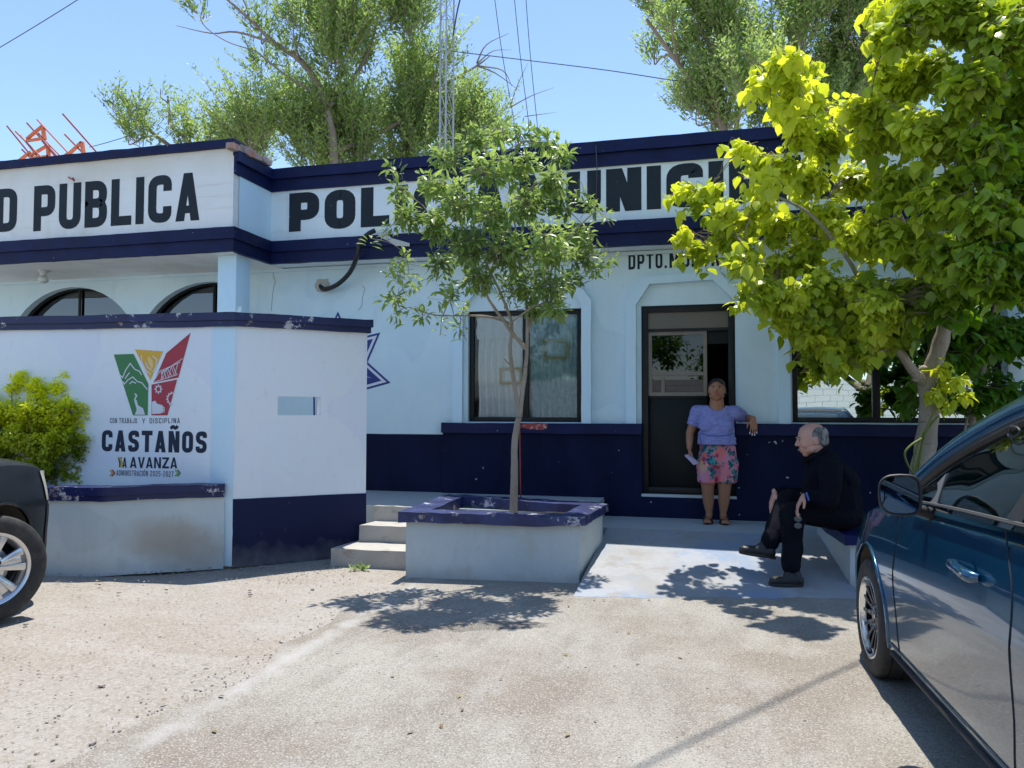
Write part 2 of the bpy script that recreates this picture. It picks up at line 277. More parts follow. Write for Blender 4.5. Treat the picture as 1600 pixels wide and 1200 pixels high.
def glyph(c, t, w):
    a = t/2; P = []; r = .30*w/.55
    def st(path, closed=False, tt=None): P.extend(ribbon(rnd(path, 1, closed), tt or t, closed))
    if c == 'I': st([(a,0),(a,1)]); return P, t
    if c == '.': P.append([Vector((0,0)),Vector((t,0)),Vector((t,t)),Vector((0,t))]); return P, t
    if c == '-': st([(0,.45),(w*.6,.45)]); return P, w*.6
    if c == 'L': st([(a,1),(a,a),(w*.9,a)]); return P, w*.9
    if c == 'T': st([(0,1-a),(w,1-a)]); st([(w/2,1-t*.9),(w/2,0)]); return P, w
    if c == 'P' or c == 'R':
        st([(a,0),(a,1)]); st([(t*.8,1-a),(w-a,1-a,r),(w-a,.42,r),(t*.8,.42)])
        if c == 'R': P.append([Vector((w*.42,.45)),Vector((w-t*1.15,0)),Vector((w,0)),Vector((w*.42+t,.45))])
    elif c == 'U': st([(a,1),(a,a,r),(w-a,a,r),(w-a,1)])
    elif c == 'J': st([(w-a,1),(w-a,a,r),(a,a,r),(a,.3)])
    elif c in 'OÓ0': st([(a,a,r),(w-a,a,r),(w-a,1-a,r),(a,1-a,r)], True)
    elif c == 'D': st([(a,a),(w-a,a,r),(w-a,1-a,r),(a,1-a)], True)
    elif c == 'C': st([(w-a,.66),(w-a,1-a,r),(a,1-a,r),(a,a,r),(w-a,a,r),(w-a,.34)])
    elif c == 'B': st([(a,a),(w-a,a,r*.8),(w-a,.52,r*.8),(a,.52)], True); st([(a,.52),(w-a*1.1,.52,r*.8),(w-a*1.1,1-a,r*.8),(a,1-a)], True)
    elif c == 'S': st([(w-a,.70),(w-a,1-a,r),(a,1-a,r),(a,.53,r),(w-a,.47,r),(w-a,a,r),(a,a,r),(a,.30)])
    elif c == 'A':
        k = t*1.02
        P += [[Vector((0,0)),Vector((k,0)),Vector((w/2+k*.32,1)),Vector((w/2-k*.5,1))],[Vector((w-k,0)),Vector((w,0)),Vector((w/2+k*.5,1)),Vector((w/2-k*.32,1))],[Vector((w*.2,.16)),Vector((w*.8,.16)),Vector((w*.72,.16+t*.8)),Vector((w*.28,.16+t*.8))]]
    elif c == 'V':
        k = t*1.02; P += [[Vector((w/2-k*.5,0)),Vector((w/2+k*.32,0)),Vector((k,1)),Vector((0,1))],[Vector((w/2-k*.32,0)),Vector((w/2+k*.5,0)),Vector((w,1)),Vector((w-k,1))]]
    elif c == 'Y':
        k = t; P += [[Vector((w/2-k*.5,.4)),Vector((w/2+k*.4,.4)),Vector((k,1)),Vector((0,1))],[Vector((w/2-k*.4,.4)),Vector((w/2+k*.5,.4)),Vector((w,1)),Vector((w-k,1))]]; st([(w/2,0),(w/2,.46)])
    elif c in 'NÑ': st([(a,0),(a,1)]); st([(w-a,0),(w-a,1)]); P.append([Vector((t*.3,1)),Vector((t*1.15,1)),Vector((w-t*.3,0)),Vector((w-t*1.15,0))])
    elif c == 'M':
        w *= 1.25; st([(a,0),(a,1)]); st([(w-a,0),(w-a,1)]); P += [[Vector((t*.3,1)),Vector((t*1.15,1)),Vector((w/2+t*.4,.12)),Vector((w/2-t*.4,.12))],[Vector((w-t*.3,1)),Vector((w-t*1.15,1)),Vector((w/2-t*.4,.12)),Vector((w/2+t*.4,.12))]]
    elif c == 'Z' or c == '7':
        st([(0,1-a),(w,1-a)])
        if c == 'Z': st([(0,a),(w,a)]); P.append([Vector((0,t*.5)),Vector((t*1.2,t*.5)),Vector((w,1-t*.5)),Vector((w-t*1.2,1-t*.5))])
        else: P.append([Vector((w*.25,0)),Vector((w*.25+t*1.1,0)),Vector((w,1-t*.5)),Vector((w-t*1.1,1-t*.5))])
    elif c == '2': st([(a,.68),(a,1-a,r),(w-a,1-a,r),(w-a,.5,r),(a,.3,r),(a,a),(w,a)])
    elif c == '5': st([(w,1-a),(a,1-a),(a,.58),(w-a,.58,r),(w-a,a,r),(a,a,r),(a,.28)])
    if c == 'Ñ': st([(w*.18,1.10),(w*.38,1.24,.12),(w*.62,1.10,.12),(w*.82,1.24)], tt=t*.7)
    if c == 'Ó': st([(w*.4,1.06),(w*.68,1.26)], tt=t*.7)
    return P, w
def lettering(text, o, ux, uz, length, height, t, w=.55, gap=.14, normal=None, m=m_letter, name='lettering', parent=None, slant=0):
    """o = bottom-left corner, ux/uz unit vectors on the wall, length fitted exactly"""
    x = 0; quads = []
    for c in text:
        if c == ' ': x += w*.75; continue
        P, cw = glyph(c, t, w)
        quads += [[Vector((p.x+x+slant*p.y, p.y)) for p in q] for q in P]; x += cw+gap
    tot = x-gap; sx = length/tot; mb = MB(); nrm = normal or ux.cross(uz)
    for i, q in enumerate(quads):
        e = .0022 + (i % 7)*.00006
        mb.add([o+ux*p.x*sx+uz*p.y*height+nrm*e for p in q], [(0,1,2,3)])
    return mb.build(name, m, parent)

# ============================================================ SETTING
def struct(o): o['kind'] = 'structure'; return o
X_, Z_ = Vector((1,0,0)), Vector((0,0,1))
g = MB(); n = 40
xs = [-400,-150,-60,-25]+[-12+i*.6 for i in range(17)]+[0,8,25,60,150,400]; ys = [-400,-120,-40,-12,-4]+[-1+i*.5 for i in range(16)]+[9,14,30,80,200,600]
vs = []
for j, y in enumerate(ys):
    for i, x in enumerate(xs):
        z = -.006
        if -9 < x < -3 and -1 < y < 7: z = -.012 + .022*math.sin(x*2.3+y)*math.sin(y*1.7+.5)-.01
        vs.append((x, y, z))
nx = len(xs); g.add(vs, [(j*nx+i, j*nx+i+1, (j+1)*nx+i+1, (j+1)*nx+i) for j in range(len(ys)-1) for i in range(nx-1)])
ground = struct(g.build('ground', m_ground, smooth=True))
# concrete slab with a worn, crooked left edge
edge = []
for i in range(60):
    y = -9 + i*(15.4/59); edge.append((-2.5+.07*math.sin(y*2.1)+.05*math.sin(y*5.3+1)+.02*math.sin(y*17)+(0.25 if y < -2 else 0), y))
slabpoly = [(9, -9), (9, 6.9)] + [(1.2, 6.75), (-1.0, 6.4), (-2.5, 6.5)] + list(reversed(edge[:-2]))
slab = struct(MB().prism(slabpoly, -.05, .012).build('concrete_slab', m_slab))
# street behind the photographer and its far pavement
road = struct(MB().prism([(-200,-9),(-200,-8.99),(200,-8.99),(200,-9)], -.05, .004).build('road_edge', m_conc))
# landing and ramp
LZ = .27
struct(MB().prism([(-1.15,7.88),(6.5,7.88),(6.5,8.84),(-1.15,8.84)], -.05, LZ).build('landing', m_land))
rp = [(-1.02,5.93,.013),(1.12,6.45,.013),(1.06,7.88,LZ),(-1.0,7.88,LZ)]
g = MB(); K = 48
for j in range(K+1):
    for i in range(K+1):
        u, v = i/K, j/K
        a = Vector(rp[0])*(1-u)+Vector(rp[1])*u; b = Vector(rp[3])*(1-u)+Vector(rp[2])*u; p = a*(1-v)+b*v
        if j == 0: p = p + Vector((0, .016*math.sin(u*17)+.012*math.sin(u*41+1)+.01*math.sin(u*97), 0))
        g.v.append(p)
g.f = [(j*(K+1)+i, j*(K+1)+i+1, (j+1)*(K+1)+i+1, (j+1)*(K+1)+i) for j in range(K) for i in range(K)]
ramp = struct(g.build('ramp', m_ramp, smooth=True))
rN = (Vector(rp[1])-Vector(rp[0])).cross(Vector(rp[3])-Vector(rp[0])).normalized(); rP = Vector(rp[0])
# platform (left, top of the steps)
struct(MB().prism([(-7.5,7.4),(-3.2,7.4),(-3.2,7.36),(-1.15,7.36),(-1.15,8.84),(-7.5,8.84)], -.05, .475).build('platform', m_land))

# wheelchair symbol painted on the ramp
def rpt(x, y): return onP(x, y, rP, rN) + rN*.012
wp = MB()
ring = [rpt(1117+27*math.cos(a), 877+9.5*math.sin(a)) for a in [R(-60+300*i/20) for i in range(21)]]
def flat(pts, wd):
    q = [(p - rP) for p in pts]; ux = X_.copy(); uy = rN.cross(ux).normalized(); ux = uy.cross(rN)
    P2 = [Vector((v.dot(ux), v.dot(uy))) for v in q]; rb = ribbon(P2, wd)
    h = q[0].dot(rN); wp.add([rP+ux*v.x+uy*v.y+rN*h for k in rb for v in k], [(4*i,4*i+1,4*i+2,4*i+3) for i in range(len(rb))])
flat(ring, .05)
flat([rpt(1119,863), rpt(1111,869), rpt(1108,876)], .06); flat([rpt(1109,871), rpt(1092,873)], .04); flat([rpt(1106,877), rpt(1096,880), rpt(1084,878)], .05)
hc = rpt(1116, 864); wp.add([hc+Vector((math.cos(a)*.06, math.sin(a)*.06, 0)) for a in [R(30*i) for i in range(12)]], [tuple(range(12))])
tagit(wp.build('wheelchair_symbol', m_white, smooth=False), 'faded white wheelchair symbol painted on the ramp', 'road marking')

m_crack = mat('crack_shadow', (.20,.24,.25), .9)
# ============================================================ STATION BUILDING
WY, FY, PY = 8.83, 8.5, 7.72      # lower wall, fascia, porch fascia planes
bld = thing('police_station', (-1, 9.2, 0), 'one-storey pale blue building with navy bands, black painted lettering and a porch', 'building')
# lower wall with real openings
def wall_rects(mb, xs, zs, holes, y0, y1):
    for i in range(len(xs)-1):
        for j in range(len(zs)-1):
            cx, cz = (xs[i]+xs[i+1])/2, (zs[j]+zs[j+1])/2
            if any(h[0] < cx < h[1] and h[2] < cz < h[3] for h in holes): continue
            a, b, c, d = xs[i], xs[i+1], zs[j], zs[j+1]
            for y, fl in ((y0, 0), (y1, 1)):
                q = [(a,y,c),(b,y,c),(b,y,d),(a,y,d)]; mb.add(q if not fl else q[::-1], [(0,1,2,3)])
    for h in holes:
        x0, x1, z0, z1 = h
        mb.add([(x0,y0,z0),(x1,y0,z0),(x1,y1,z0),(x0,y1,z0)], [(0,1,2,3)]); mb.add([(x0,y0,z1),(x1,y0,z1),(x1,y1,z1),(x0,y1,z1)], [(3,2,1,0)])
        mb.add([(x0,y0,z0),(x0,y0,z1),(x0,y1,z1),(x0,y1,z0)], [(0,1,2,3)]); mb.add([(x1,y0,z0),(x1,y0,z1),(x1,y1,z1),(x1,y1,z0)], [(3,2,1,0)])
DX0, DX1, DZ0, DZ1 = -.73, .30, .53, 2.66
W1 = (-2.80, -1.42, 1.33, 2.66); W2 = (.89, 2.92, 1.34, 2.60)
mb = MB(); xs = sorted({-5.9, W1[0], W1[1], DX0, DX1, W2[0], W2[1], 7.0}); zs = sorted({0, DZ0, 1.33, 1.34, 2.60, 2.66, 3.32})
wall_rects(mb, xs, zs, [W1, W2, (DX0, DX1, DZ0, DZ1)], WY, WY+.18)
# porch back wall with two arched openings
def arch_top(x, cx, hw, zs, rise): 
    u = (x-cx)/hw; return zs + rise*math.sqrt(max(0, 1-u*u))
AR = [(-8.60, 1.12, 2.20, .98), (-6.42, 1.12, 2.20, .97)]
xa = [-13.0]; 
for cx, hw, z0, rs in AR: xa += [cx-hw*math.cos(math.pi*i/20) for i in range(21)]
xa = sorted([x for x in xa if x < -5.9]+[-5.9])
for i in range(len(xa)-1):
    a, b = xa[i], xa[i+1]; m = (a+b)/2; cut = None
    for cx, hw, z0, rs in AR:
        if abs(m-cx) < hw: cut = (cx, hw, z0, rs)
    if cut is None: mb.add([(a,WY,0),(b,WY,0),(b,WY,3.32),(a,WY,3.32)], [(0,1,2,3)])
    else:
        ta, tb = arch_top(a,*cut), arch_top(b,*cut)
        mb.add([(a,WY,ta),(b,WY,tb),(b,WY,3.32),(a,WY,3.32)], [(0,1,2,3)]); mb.add([(a,WY,ta),(b,WY,tb),(b,WY+.22,tb),(a,WY+.22,ta)], [(3,2,1,0)])
        mb.add([(a,WY,0),(b,WY,0),(b,WY,1.0),(a,WY,1.0)], [(0,1,2,3)])
mb.build('wall', m_wall, bld)
m_aglass = glassmat('dark_arch_glass', (.03, .04, .04), .12, .03, 1.45)
m_wframe = m_black
for k, (cx, hw, z0, rs) in enumerate(AR):
    f = MB(); pts = [(cx-hw*math.cos(math.pi*i/24), arch_top(cx-hw*math.cos(math.pi*i/24), cx, hw, z0, rs)) for i in range(25)]
    poly = [(cx-hw, 1.0)] + pts + [(cx+hw, 1.0)]
    f.add([(p[0], WY+.17, p[1]) for p in poly], [tuple(range(len(poly)))])
    wf = MB().tube([(p[0], WY+.13, p[1]) for p in poly[1:-1]], .03, 6).tube([(cx, WY+.14, 1.0), (cx, WY+.14, z0+rs)], .02, 6).build('arched_window', m_black, bld)
    f.build('pane', m_aglass, wf)
# painted navy dado (6 mm proud) and ledges
d = MB(); d.box((-4.6, WY-.008, .2), (-3.1, WY, 1.175)); d.box((-3.1, WY-.05, .2), (DX0+.006, WY+.03, 1.20)); d.box((DX0+.006, WY-.05, .2), (DX1-.006, WY, DZ0-.03)); d.box((DX1-.006, WY-.05, .2), (7.0, WY, 1.20))
roughen(d.build('painted_dado', m_dado, bld), .003, .18)
led = MB(); led.box((-3.1, WY-.11, 1.20), (DX0+.006, WY+.03, 1.318)); led.box((DX1-.006, WY-.11, 1.20), (7.0, WY, 1.325)); roughen(led.build('wall_ledge', m_navy, bld), .006, .1)
ext = MB(); ext.box((-5.88, WY-.08, 1.9), (-5.0, WY-.002, 2.26)); ext.build('side_ledge', m_navy, bld)
rs_ = MB(); rs_.add([(x, WY-.114, z) for x, z in ((-2.12,1.27),(-2.02,1.25),(-1.85,1.24),(-1.80,1.27),(-1.80,1.315),(-1.9,1.325),(-2.1,1.31))], [(0,1,2,3,4,5,6)])
m_redprimer = mat('red_primer_patch', (.33, .045, .035), .7, [lay(30, .58, .63, (.55, .5, .48), .9)]); rs_.build('bare_primer_patch', m_redprimer, bld)
# octagonal plaster surrounds
def surround(outer, inner, y0, y1, name='plaster_surround', m=m_wall):
    f = MB(); n = len(outer)
    for i in range(n-1):
        a, b, c, e = outer[i], outer[i+1], inner[i+1], inner[i]
        f.add([(a[0],y0,a[1]),(b[0],y0,b[1]),(c[0],y0,c[1]),(e[0],y0,e[1]),(a[0],y1,a[1]),(b[0],y1,b[1]),(c[0],y1,c[1]),(e[0],y1,e[1])],
              [(0,1,2,3),(0,4,5,1),(3,2,6,7)] + ([(0,3,7,4)] if i == 0 else []) + ([(1,5,6,2)] if i == n-2 else []))
    return roughen(f.build(name, m, bld), .004, .12)
surround([(-.90,1.318),(-.90,2.71),(-.69,2.99),(.12,3.01),(.39,2.74)], [(-.785,1.318),(-.785,2.67),(-.63,2.90),(.06,2.92),(.30,2.68)], WY-.07, WY, m=m_pil)
surround([(-2.97,1.318),(-2.97,2.72),(-2.78,2.97),(-1.46,2.97),(-1.30,2.74),(-1.30,1.318)], [(-2.85,1.318),(-2.85,2.70),(-2.70,2.88),(-1.53,2.88),(-1.41,2.70),(-1.41,1.318)], WY-.07, WY, m=m_pil)
surround([(.74,1.325),(.74,2.70),(.95,2.95),(2.85,2.95),(3.07,2.7),(3.07,1.325)], [(.865,1.325),(.865,2.66),(1.0,2.85),(2.8,2.85),(2.95,2.66),(2.95,1.325)], WY-.07, WY, m=m_pil)
# door reveal jamb right
MB().box((.315, WY-.035, 1.325), (.74, WY-.003, 2.66)).build('door_pier', m_wall, bld)
# fascia right
f = MB(); f.box((-5.3, FY, 3.30), (7.0, WY+.18, 4.46)); fas = f.build('fascia', m_fascia, bld)
def band(x0, x1, y, z, name='cornice_band', side=None):
    b = MB()
    for (za, zb, dy) in z: b.box((x0, y-dy, za), (x1, y+.02, zb))
    return b
mats_ = m_navy
b = MB()      # upper and lower bands, L-shaped round the inner corner and round the porch end
def Lband(za, zb, d):
    # right run in front of FY, side run along x=-5.3 face, left run in front of PY (lower only)
    b.prism([(-5.3, FY-d), (7.05, FY-d), (7.05, FY+.02), (-5.3, FY+.02)], za, zb)
    b.prism([(-5.3-.01, PY-.0), (-5.3+d, PY-.0), (-5.3+d, FY-d), (-5.3-.01, FY-d)], za, zb)
Lband(4.34, 4.47, .07); Lband(4.195, 4.34, .03)
b.prism([(-5.3, FY-.07), (7.05, FY-.07), (7.05, FY+.02), (-5.3, FY+.02)], 4.455, 4.466)
roughen(b.build('upper_cornice', m_navy, bld), .005, .13)
b = MB(); Lband(3.425, 3.56, .075); Lband(3.285, 3.425, .045)
b.prism([(-13, PY-.075), (-5.3+.075, PY-.075), (-5.3+.075, PY+.0), (-13, PY+.0)], 3.425, 3.56)
b.prism([(-13, PY-.045), (-5.3+.045, PY-.045), (-5.3+.045, PY+.0), (-13, PY+.0)], 3.285, 3.425)
roughen(b.build('lower_cornice', m_navy, bld), .005, .13)
# porch roof block, parapet cap, ceiling, pillars
p = MB(); p.box((-13, PY, 3.285), (-5.3, WY+.18, 4.50)); p.build('porch_fascia', m_cream, bld)
c = MB(); c.box((-13, PY-.045, 4.50), (-5.27, PY+.25, 4.595)); roughen(c.build('parapet_cap', m_navy, bld), .005, .13)
MB().box((-5.29, PY+.10, 3.57), (-5.285, FY-.0, 4.195)).build('side_panel', m_pil, bld)
MB().box((-13, WY+.18, 3.3), (7.0, 16, 4.35)).build('roof_slab', m_conc, bld)
MB().box((-5.59, 7.86, 0), (-5.34, 8.15, 3.285)).build('porch_pillar', m_pil, bld, bevel=.01)
MB().box((-12.9, WY-.03, 3.25), (6.9, WY-.001, 3.285)).build('ceiling_fillet', m_wall, bld)
# rubble on the broken end of the parapet
rb = MB()
for i in range(16):
    t = i/15; c0 = Vector((-5.28+random.uniform(-.04,.05), PY-.02+t*.55, 4.50-.0*t+random.uniform(-.01,.05)*(1-t*.5))); s = random.uniform(.03,.075)
    rb.box(c0-Vector((s,s*1.3,s*.6)), c0+Vector((s,s*1.3,s*.6)))
m_rub = mat('broken_tile_mortar', (.36, .30, .27), .95, [lay(9, .5, .6, (.45, .22, .16), .9)], dict(scale=30, str=.8, dist=.02))
roughen(rb.build('broken_parapet_end', m_rub, bld), .02, .05)
# damaged strip of the lower band with bare mortar
dm = MB(); pts = [onY(x, y, FY-.082) for x, y in ((588,364),(600,362),(612,372),(640,380),(640,385),(618,384),(606,376),(596,372))]; dm.add(pts, [tuple(range(8))]); dm.build('bare_mortar_patch', mat('bare_mortar', (.5,.5,.47), .95), bld)
# side + back walls so that the block is a room
MB().box((6.9, WY+.18, 0), (7.0, 16, 3.3)).box((-13, WY+.18, 0), (-12.9, 16, 3.3)).box((-13, 15.9, 0), (7.0, 16, 3.3)).build('side_walls', m_wall, bld)
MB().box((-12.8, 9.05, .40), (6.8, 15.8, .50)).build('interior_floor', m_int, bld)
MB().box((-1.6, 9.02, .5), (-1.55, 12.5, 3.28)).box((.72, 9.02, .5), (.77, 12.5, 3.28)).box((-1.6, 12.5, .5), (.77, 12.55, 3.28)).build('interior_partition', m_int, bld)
# window 1
def frame_rect(mb, x0, x1, z0, z1, y0, y1, t): 
    mb.box((x0,y0,z0),(x0+t,y1,z1)); mb.box((x1-t,y0,z0),(x1,y1,z1)); mb.box((x0+t,y0,z0),(x1-t,y1,z0+t)); mb.box((x0+t,y0,z1-t),(x1-t,y1,z1))
m_glass1 = glassmat('dusty_window_glass', (.95, .97, .97), .0, .04, 1.35)
m_glassteal = glassmat('tinted_teal_glass', (.80, .88, .89), .02, .04, 1.4)
m_curtain = mat('white_lace_curtain', (.82, .83, .80), .9, [lay(40, .45, .6, (.72, .74, .72), .6, st=(1,1,.5)), lay(160, .5, .6, (.6, .62, .61), .4)], dict(scale=4, str=.5, dist=.05, st=(6,1,.4)))
m_curtain2 = mat('grey_lace_curtain', (.60, .68, .70), .9, [lay(30, .45, .6, (.40, .48, .50), .8, st=(1,1,.5))], dict(scale=4, str=.5, dist=.05, st=(6,1,.4)))
m_tape = mat('yellowed_tape', (.50, .36, .17), .7)
wfm = MB(); frame_rect(wfm, W1[0]+.005, W1[1]-.005, W1[2]+.002, W1[3]-.002, WY+.05, WY+.10, .055); wfm.box((-2.135, WY+.048, W1[2]+.055), (-2.06, WY+.10, W1[3]-.055))
win = wfm.build('window', m_black, bld, bevel=.004)
MB().box((W1[0]+.06, WY+.072, W1[2]+.05), (-2.13, WY+.076, W1[3]-.05)).build('pane', m_glass1, win)
MB().box((-2.07, WY+.082, W1[2]+.05), (W1[1]-.05, WY+.086, W1[3]-.05)).build('pane', m_glassteal, win)
def curtain(x0, x1, z0, z1, y, m, amp=.02, fq=16, seed=0):
    g = MB(); nx, nz = 90, 14
    for j in range(nz+1):
        for i in range(nx+1):
            u = i/nx; v = j/nz
            g.v.append(Vector((x0+(x1-x0)*u+.008*math.sin(9*v+seed), y+amp*(1.1-v*.5)*math.sin(u*fq*2*math.pi*(1+.12*math.sin(u*5+seed))+.5*math.sin(v*4)), z0+(z1-z0)*v)))
    g.f = [(j*(nx+1)+i, j*(nx+1)+i+1, (j+1)*(nx+1)+i+1, (j+1)*(nx+1)+i) for j in range(nz) for i in range(nx)]
    return g
curtain(-2.70, -2.1, 1.35, 2.62, WY+.115, m_curtain, .014, 7).build('curtain', m_curtain, win, smooth=True)
curtain(-2.72, -2.1, 2.33, 2.62, WY+.094, m_curtain, .010, 6, 2).build('curtain_valance', m_curtain, win, smooth=True)
curtain(-2.08, -1.44, 1.35, 2.62, WY+.13, m_curtain2, .018, 8, 1).build('curtain', m_curtain2, win, smooth=True)
tp = MB()
def taperect(x0, x1, z0, z1, y, t=.028):
    for a, b_ in (((x0,z0),(x0+t,z1)),((x1-t,z0),(x1,z1)),((x0+t,z0),(x1-t,z0+t)),((x0+t,z1-t),(x1-t,z1))): tp.box((a[0],y,a[1]),(b_[0],y+.001,b_[1]))
taperect(-2.43, -2.15, 1.78, 1.98, WY+.0785); tp.build('tape_outline', m_tape, win); tp = MB(); taperect(-1.90, -1.60, 2.08, 2.31, WY+.0885); tp.build('tape_outline', m_tape, win)
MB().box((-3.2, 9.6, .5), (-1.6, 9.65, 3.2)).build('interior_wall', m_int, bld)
# right window, mirror film
m_mirror = mat('mirror_film_glass', (.56, .64, .62), .012, metallic=1.0)
wfm = MB(); frame_rect(wfm, W2[0]+.004, W2[1]-.004, W2[2]+.002, W2[3]-.002, WY+.03, WY+.09, .055); wfm.box((1.70, WY+.028, W2[2]+.055), (1.775, WY+.09, W2[3]-.055))
w2 = wfm.build('window', m_black, bld, bevel=.004)
def pane(x0, x1, z0, z1, y, m, par, wob=.0004):
    g = MB(); nx, nz = 24, 18
    for j in range(nz+1):
        for i in range(nx+1):
            u, v = i/nx, j/nz; g.v.append(Vector((x0+(x1-x0)*u, y+wob*math.sin(u*5+v*3)*math.sin(v*4+1), z0+(z1-z0)*v)))
    g.f = [(j*(nx+1)+i, j*(nx+1)+i+1, (j+1)*(nx+1)+i+1, (j+1)*(nx+1)+i) for j in range(nz) for i in range(nx)]
    return g.build('pane', m, par, smooth=True)
pane(W2[0]+.05, 1.71, W2[2]+.05, W2[3]-.05, WY+.06, m_mirror, w2); pane(1.765, W2[1]-.05, W2[2]+.05, W2[3]-.05, WY+.07, m_mirror, w2)
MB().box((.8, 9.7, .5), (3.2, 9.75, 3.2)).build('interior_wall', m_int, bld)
# door set
df = MB(); frame_rect(df, DX0, DX1, DZ0+.0, DZ1, WY+.02, WY+.12, .075)
dset = df.build('door_frame', m_black, bld, bevel=.004)
MB().box((DX0+.075, WY+.05, 2.40), (DX1-.075, WY+.09, 2.585)).build('transom', m_transom, dset)
MB().box((DX0+.075, WY+.045, 2.365), (DX1-.075, WY+.10, 2.40)).build('transom_bar', m_black, dset)
leaf = MB().box((DX0+.08, WY+.07, DZ0+.05), (-.005, WY+.11, 1.635))
leaf.box((DX0+.08, WY+.06, 1.60), (-.005, WY+.07, 1.635)); door = leaf.build('door', m_doorpan, bld, bevel=.003)
lf = MB(); frame_rect(lf, DX0+.075, -.005, 1.635, 2.365, WY+.06, WY+.11, .04); lf.box((DX0+.115, WY+.058, 1.865), (-.045, WY+.11, 1.905)); lf.box((-.51, WY+.062, 1.675), (-.475, WY+.108, 1.865))
lf.build('leaf_frame', m_bronze, door)
m_dglass = glassmat('dark_door_glass', (.05, .06, .06), .03, .01, 1.4)
MB().box((DX0+.115, WY+.08, 1.905), (-.045, WY+.084, 2.325)).box((DX0+.115, WY+.08, 1.675), (-.51, WY+.084, 1.865)).box((-.475, WY+.08, 1.675), (-.045, WY+.084, 1.865)).build('pane', m_dglass, door)
ol = MB(); ol.box((.225, WY+.14, DZ0+.04), (.262, WY+.75, 2.36)); ol.build('open_door_leaf', m_doorpan, bld, bevel=.003)
MB().box((0.0, WY+.09, 2.22), (DX1-.075, WY+.12, 2.36)).build('head_panel', m_doorpan, bld)
MB().box((DX0+.0, WY-.06, .50), (DX1-.0, WY+.5, .53)).build('threshold', m_planter, bld, bevel=.004)

# lettering on the facades
def lx(x, y, Y): return onY(x, y, Y).x
def sign(txt, px0, px1, yref, Y, z0, z1, t, w, gap, parent=fas, m=m_letter, sl=0):
    a, c = lx(px0, yref, Y), lx(px1, yref, Y)
    return lettering(txt, Vector((a, Y, z0)), X_, Z_, c-a, z1-z0, t, w, gap, Vector((0,-1,0)), m, 'wall_lettering', parent, sl)
pf = [o for o in bld.children if o.name == 'porch_fascia'][0]
sign('PUBLICA', 53, 312, 320, PY, 3.68, 4.25, .20, .56, .10, pf)
sign('D', -6, 27, 320, PY, 3.70, 4.25, .20, .56, .10, pf)
sign('POLICIA', 452, 790, 320, FY, 3.68, 4.165, .27, .68, .12)
sign('MUNICIPAL', 812, 1335, 290, FY, 3.68, 4.165, .27, .68, .10)
wl = [o for o in bld.children if o.name == 'wall'][0]
sign('DPTO.', 982, 1042, 410, WY, 3.085, 3.265, .17, .52, .16, wl)
sign('MULTA', 1046, 1124, 405, WY, 3.085, 3.27, .17, .52, .13, wl)

for k, path in enumerate(([(429,418),(427,430),(430,440),(427,452),(425,470),(424,486)],[(566,446),(570,452),(567,462),(565,478),(560,484)],[(1170,500),(1172,512),(1168,530),(1170,548)],[(1148,476),(1154,484),(1152,492)])):
    P_ = [onY(x, y, WY-.002) for x, y in path]; rb_ = ribbon([Vector((v.x, v.z)) for v in smoothpts(P_, 3)], .007); g_ = MB()
    for v4 in rb_: g_.add([Vector((v.x, WY-.0015, v.y)) for v in v4], [(0,1,2,3)])
    g_.build('wall_crack', m_crack, bld)
# seven-pointed police star painted on the wall
def starpts(cx, cz, Ro, Ri): return [Vector((cx+math.cos(R(90+k*180/7))*(Ro if k % 2 == 0 else Ri), 0, cz+math.sin(R(90+k*180/7))*(Ro if k % 2 == 0 else Ri))) for k in range(14)]
m_starb = mat('blue_star_paint', (.018, .035, .20), .6); m_starw = mat('white_star_paint', (.68, .72, .78), .7)
star = None; scx, scz = -4.525, 1.97
for k, (s, m) in enumerate(((1.0, m_starb), (.925, m_starw), (.83, m_starb))):
    pt = starpts(scx, scz, .745*s, .425*s); g = MB().add([Vector((scx, WY-.002-.0012*k, scz))]+[Vector((p.x, WY-.002-.0012*k, p.z)) for p in pt], [(0, 1+(i+1) % 14, 1+i) for i in range(14)])
    o = g.build('star_emblem' if star is None else 'star_layer', m, bld if star is None else star)
    if star is None: star = o
g = MB()
for k in range(21):
    a = R(k*360/21+5); r0, r1 = .24, .37 + .06*(k % 3); c0, s0 = math.cos(a), math.sin(a); pz = Vector((-s0, 0, c0))*.012
    p0 = Vector((scx+c0*r0, WY-.0065, scz+s0*r0)); p1 = Vector((scx+c0*r1, WY-.0065, scz+s0*r1)); g.add([p0-pz, p0+pz, p1], [(0,1,2)])
g.build('star_rays', m_starw, star)

# ceiling lamp under the porch
lp = onY(68, 425, 8.15); lamp = thing('ceiling_lamp', (lp.x, 8.15, 3.285), 'small white ceramic bulb holder with a pale bulb hanging under the porch ceiling', 'lamp')
m_cer = mat('white_ceramic', (.6, .6, .57), .4)
def lathe(mb, c, prof, seg=16):
    b = len(mb.v)
    for r, z in prof:
        for k in range(seg): mb.v.append(Vector((c[0]+r*math.cos(2*math.pi*k/seg), c[1]+r*math.sin(2*math.pi*k/seg), c[2]+z)))
    for i in range(len(prof)-1):
        for k in range(seg): mb.f.append((b+i*seg+k, b+i*seg+(k+1) % seg, b+(i+1)*seg+(k+1) % seg, b+(i+1)*seg+k))
    mb.f.append(tuple(b+k for k in range(seg))); mb.f.append(tuple(b+(len(prof)-1)*seg+k for k in range(seg))); return mb
LP = (lp.x, 8.15, 3.285)
lathe(MB(), LP, [(.07,0),(.075,-.012),(.045,-.025),(.035,-.06),(.038,-.075)]).build('lamp_base', m_cer, lamp, smooth=True)
lathe(MB(), LP, [(.025,-.076),(.05,-.09),(.062,-.115),(.058,-.145),(.035,-.165),(.01,-.17)]).build('bulb', m_cer, lamp, smooth=True)
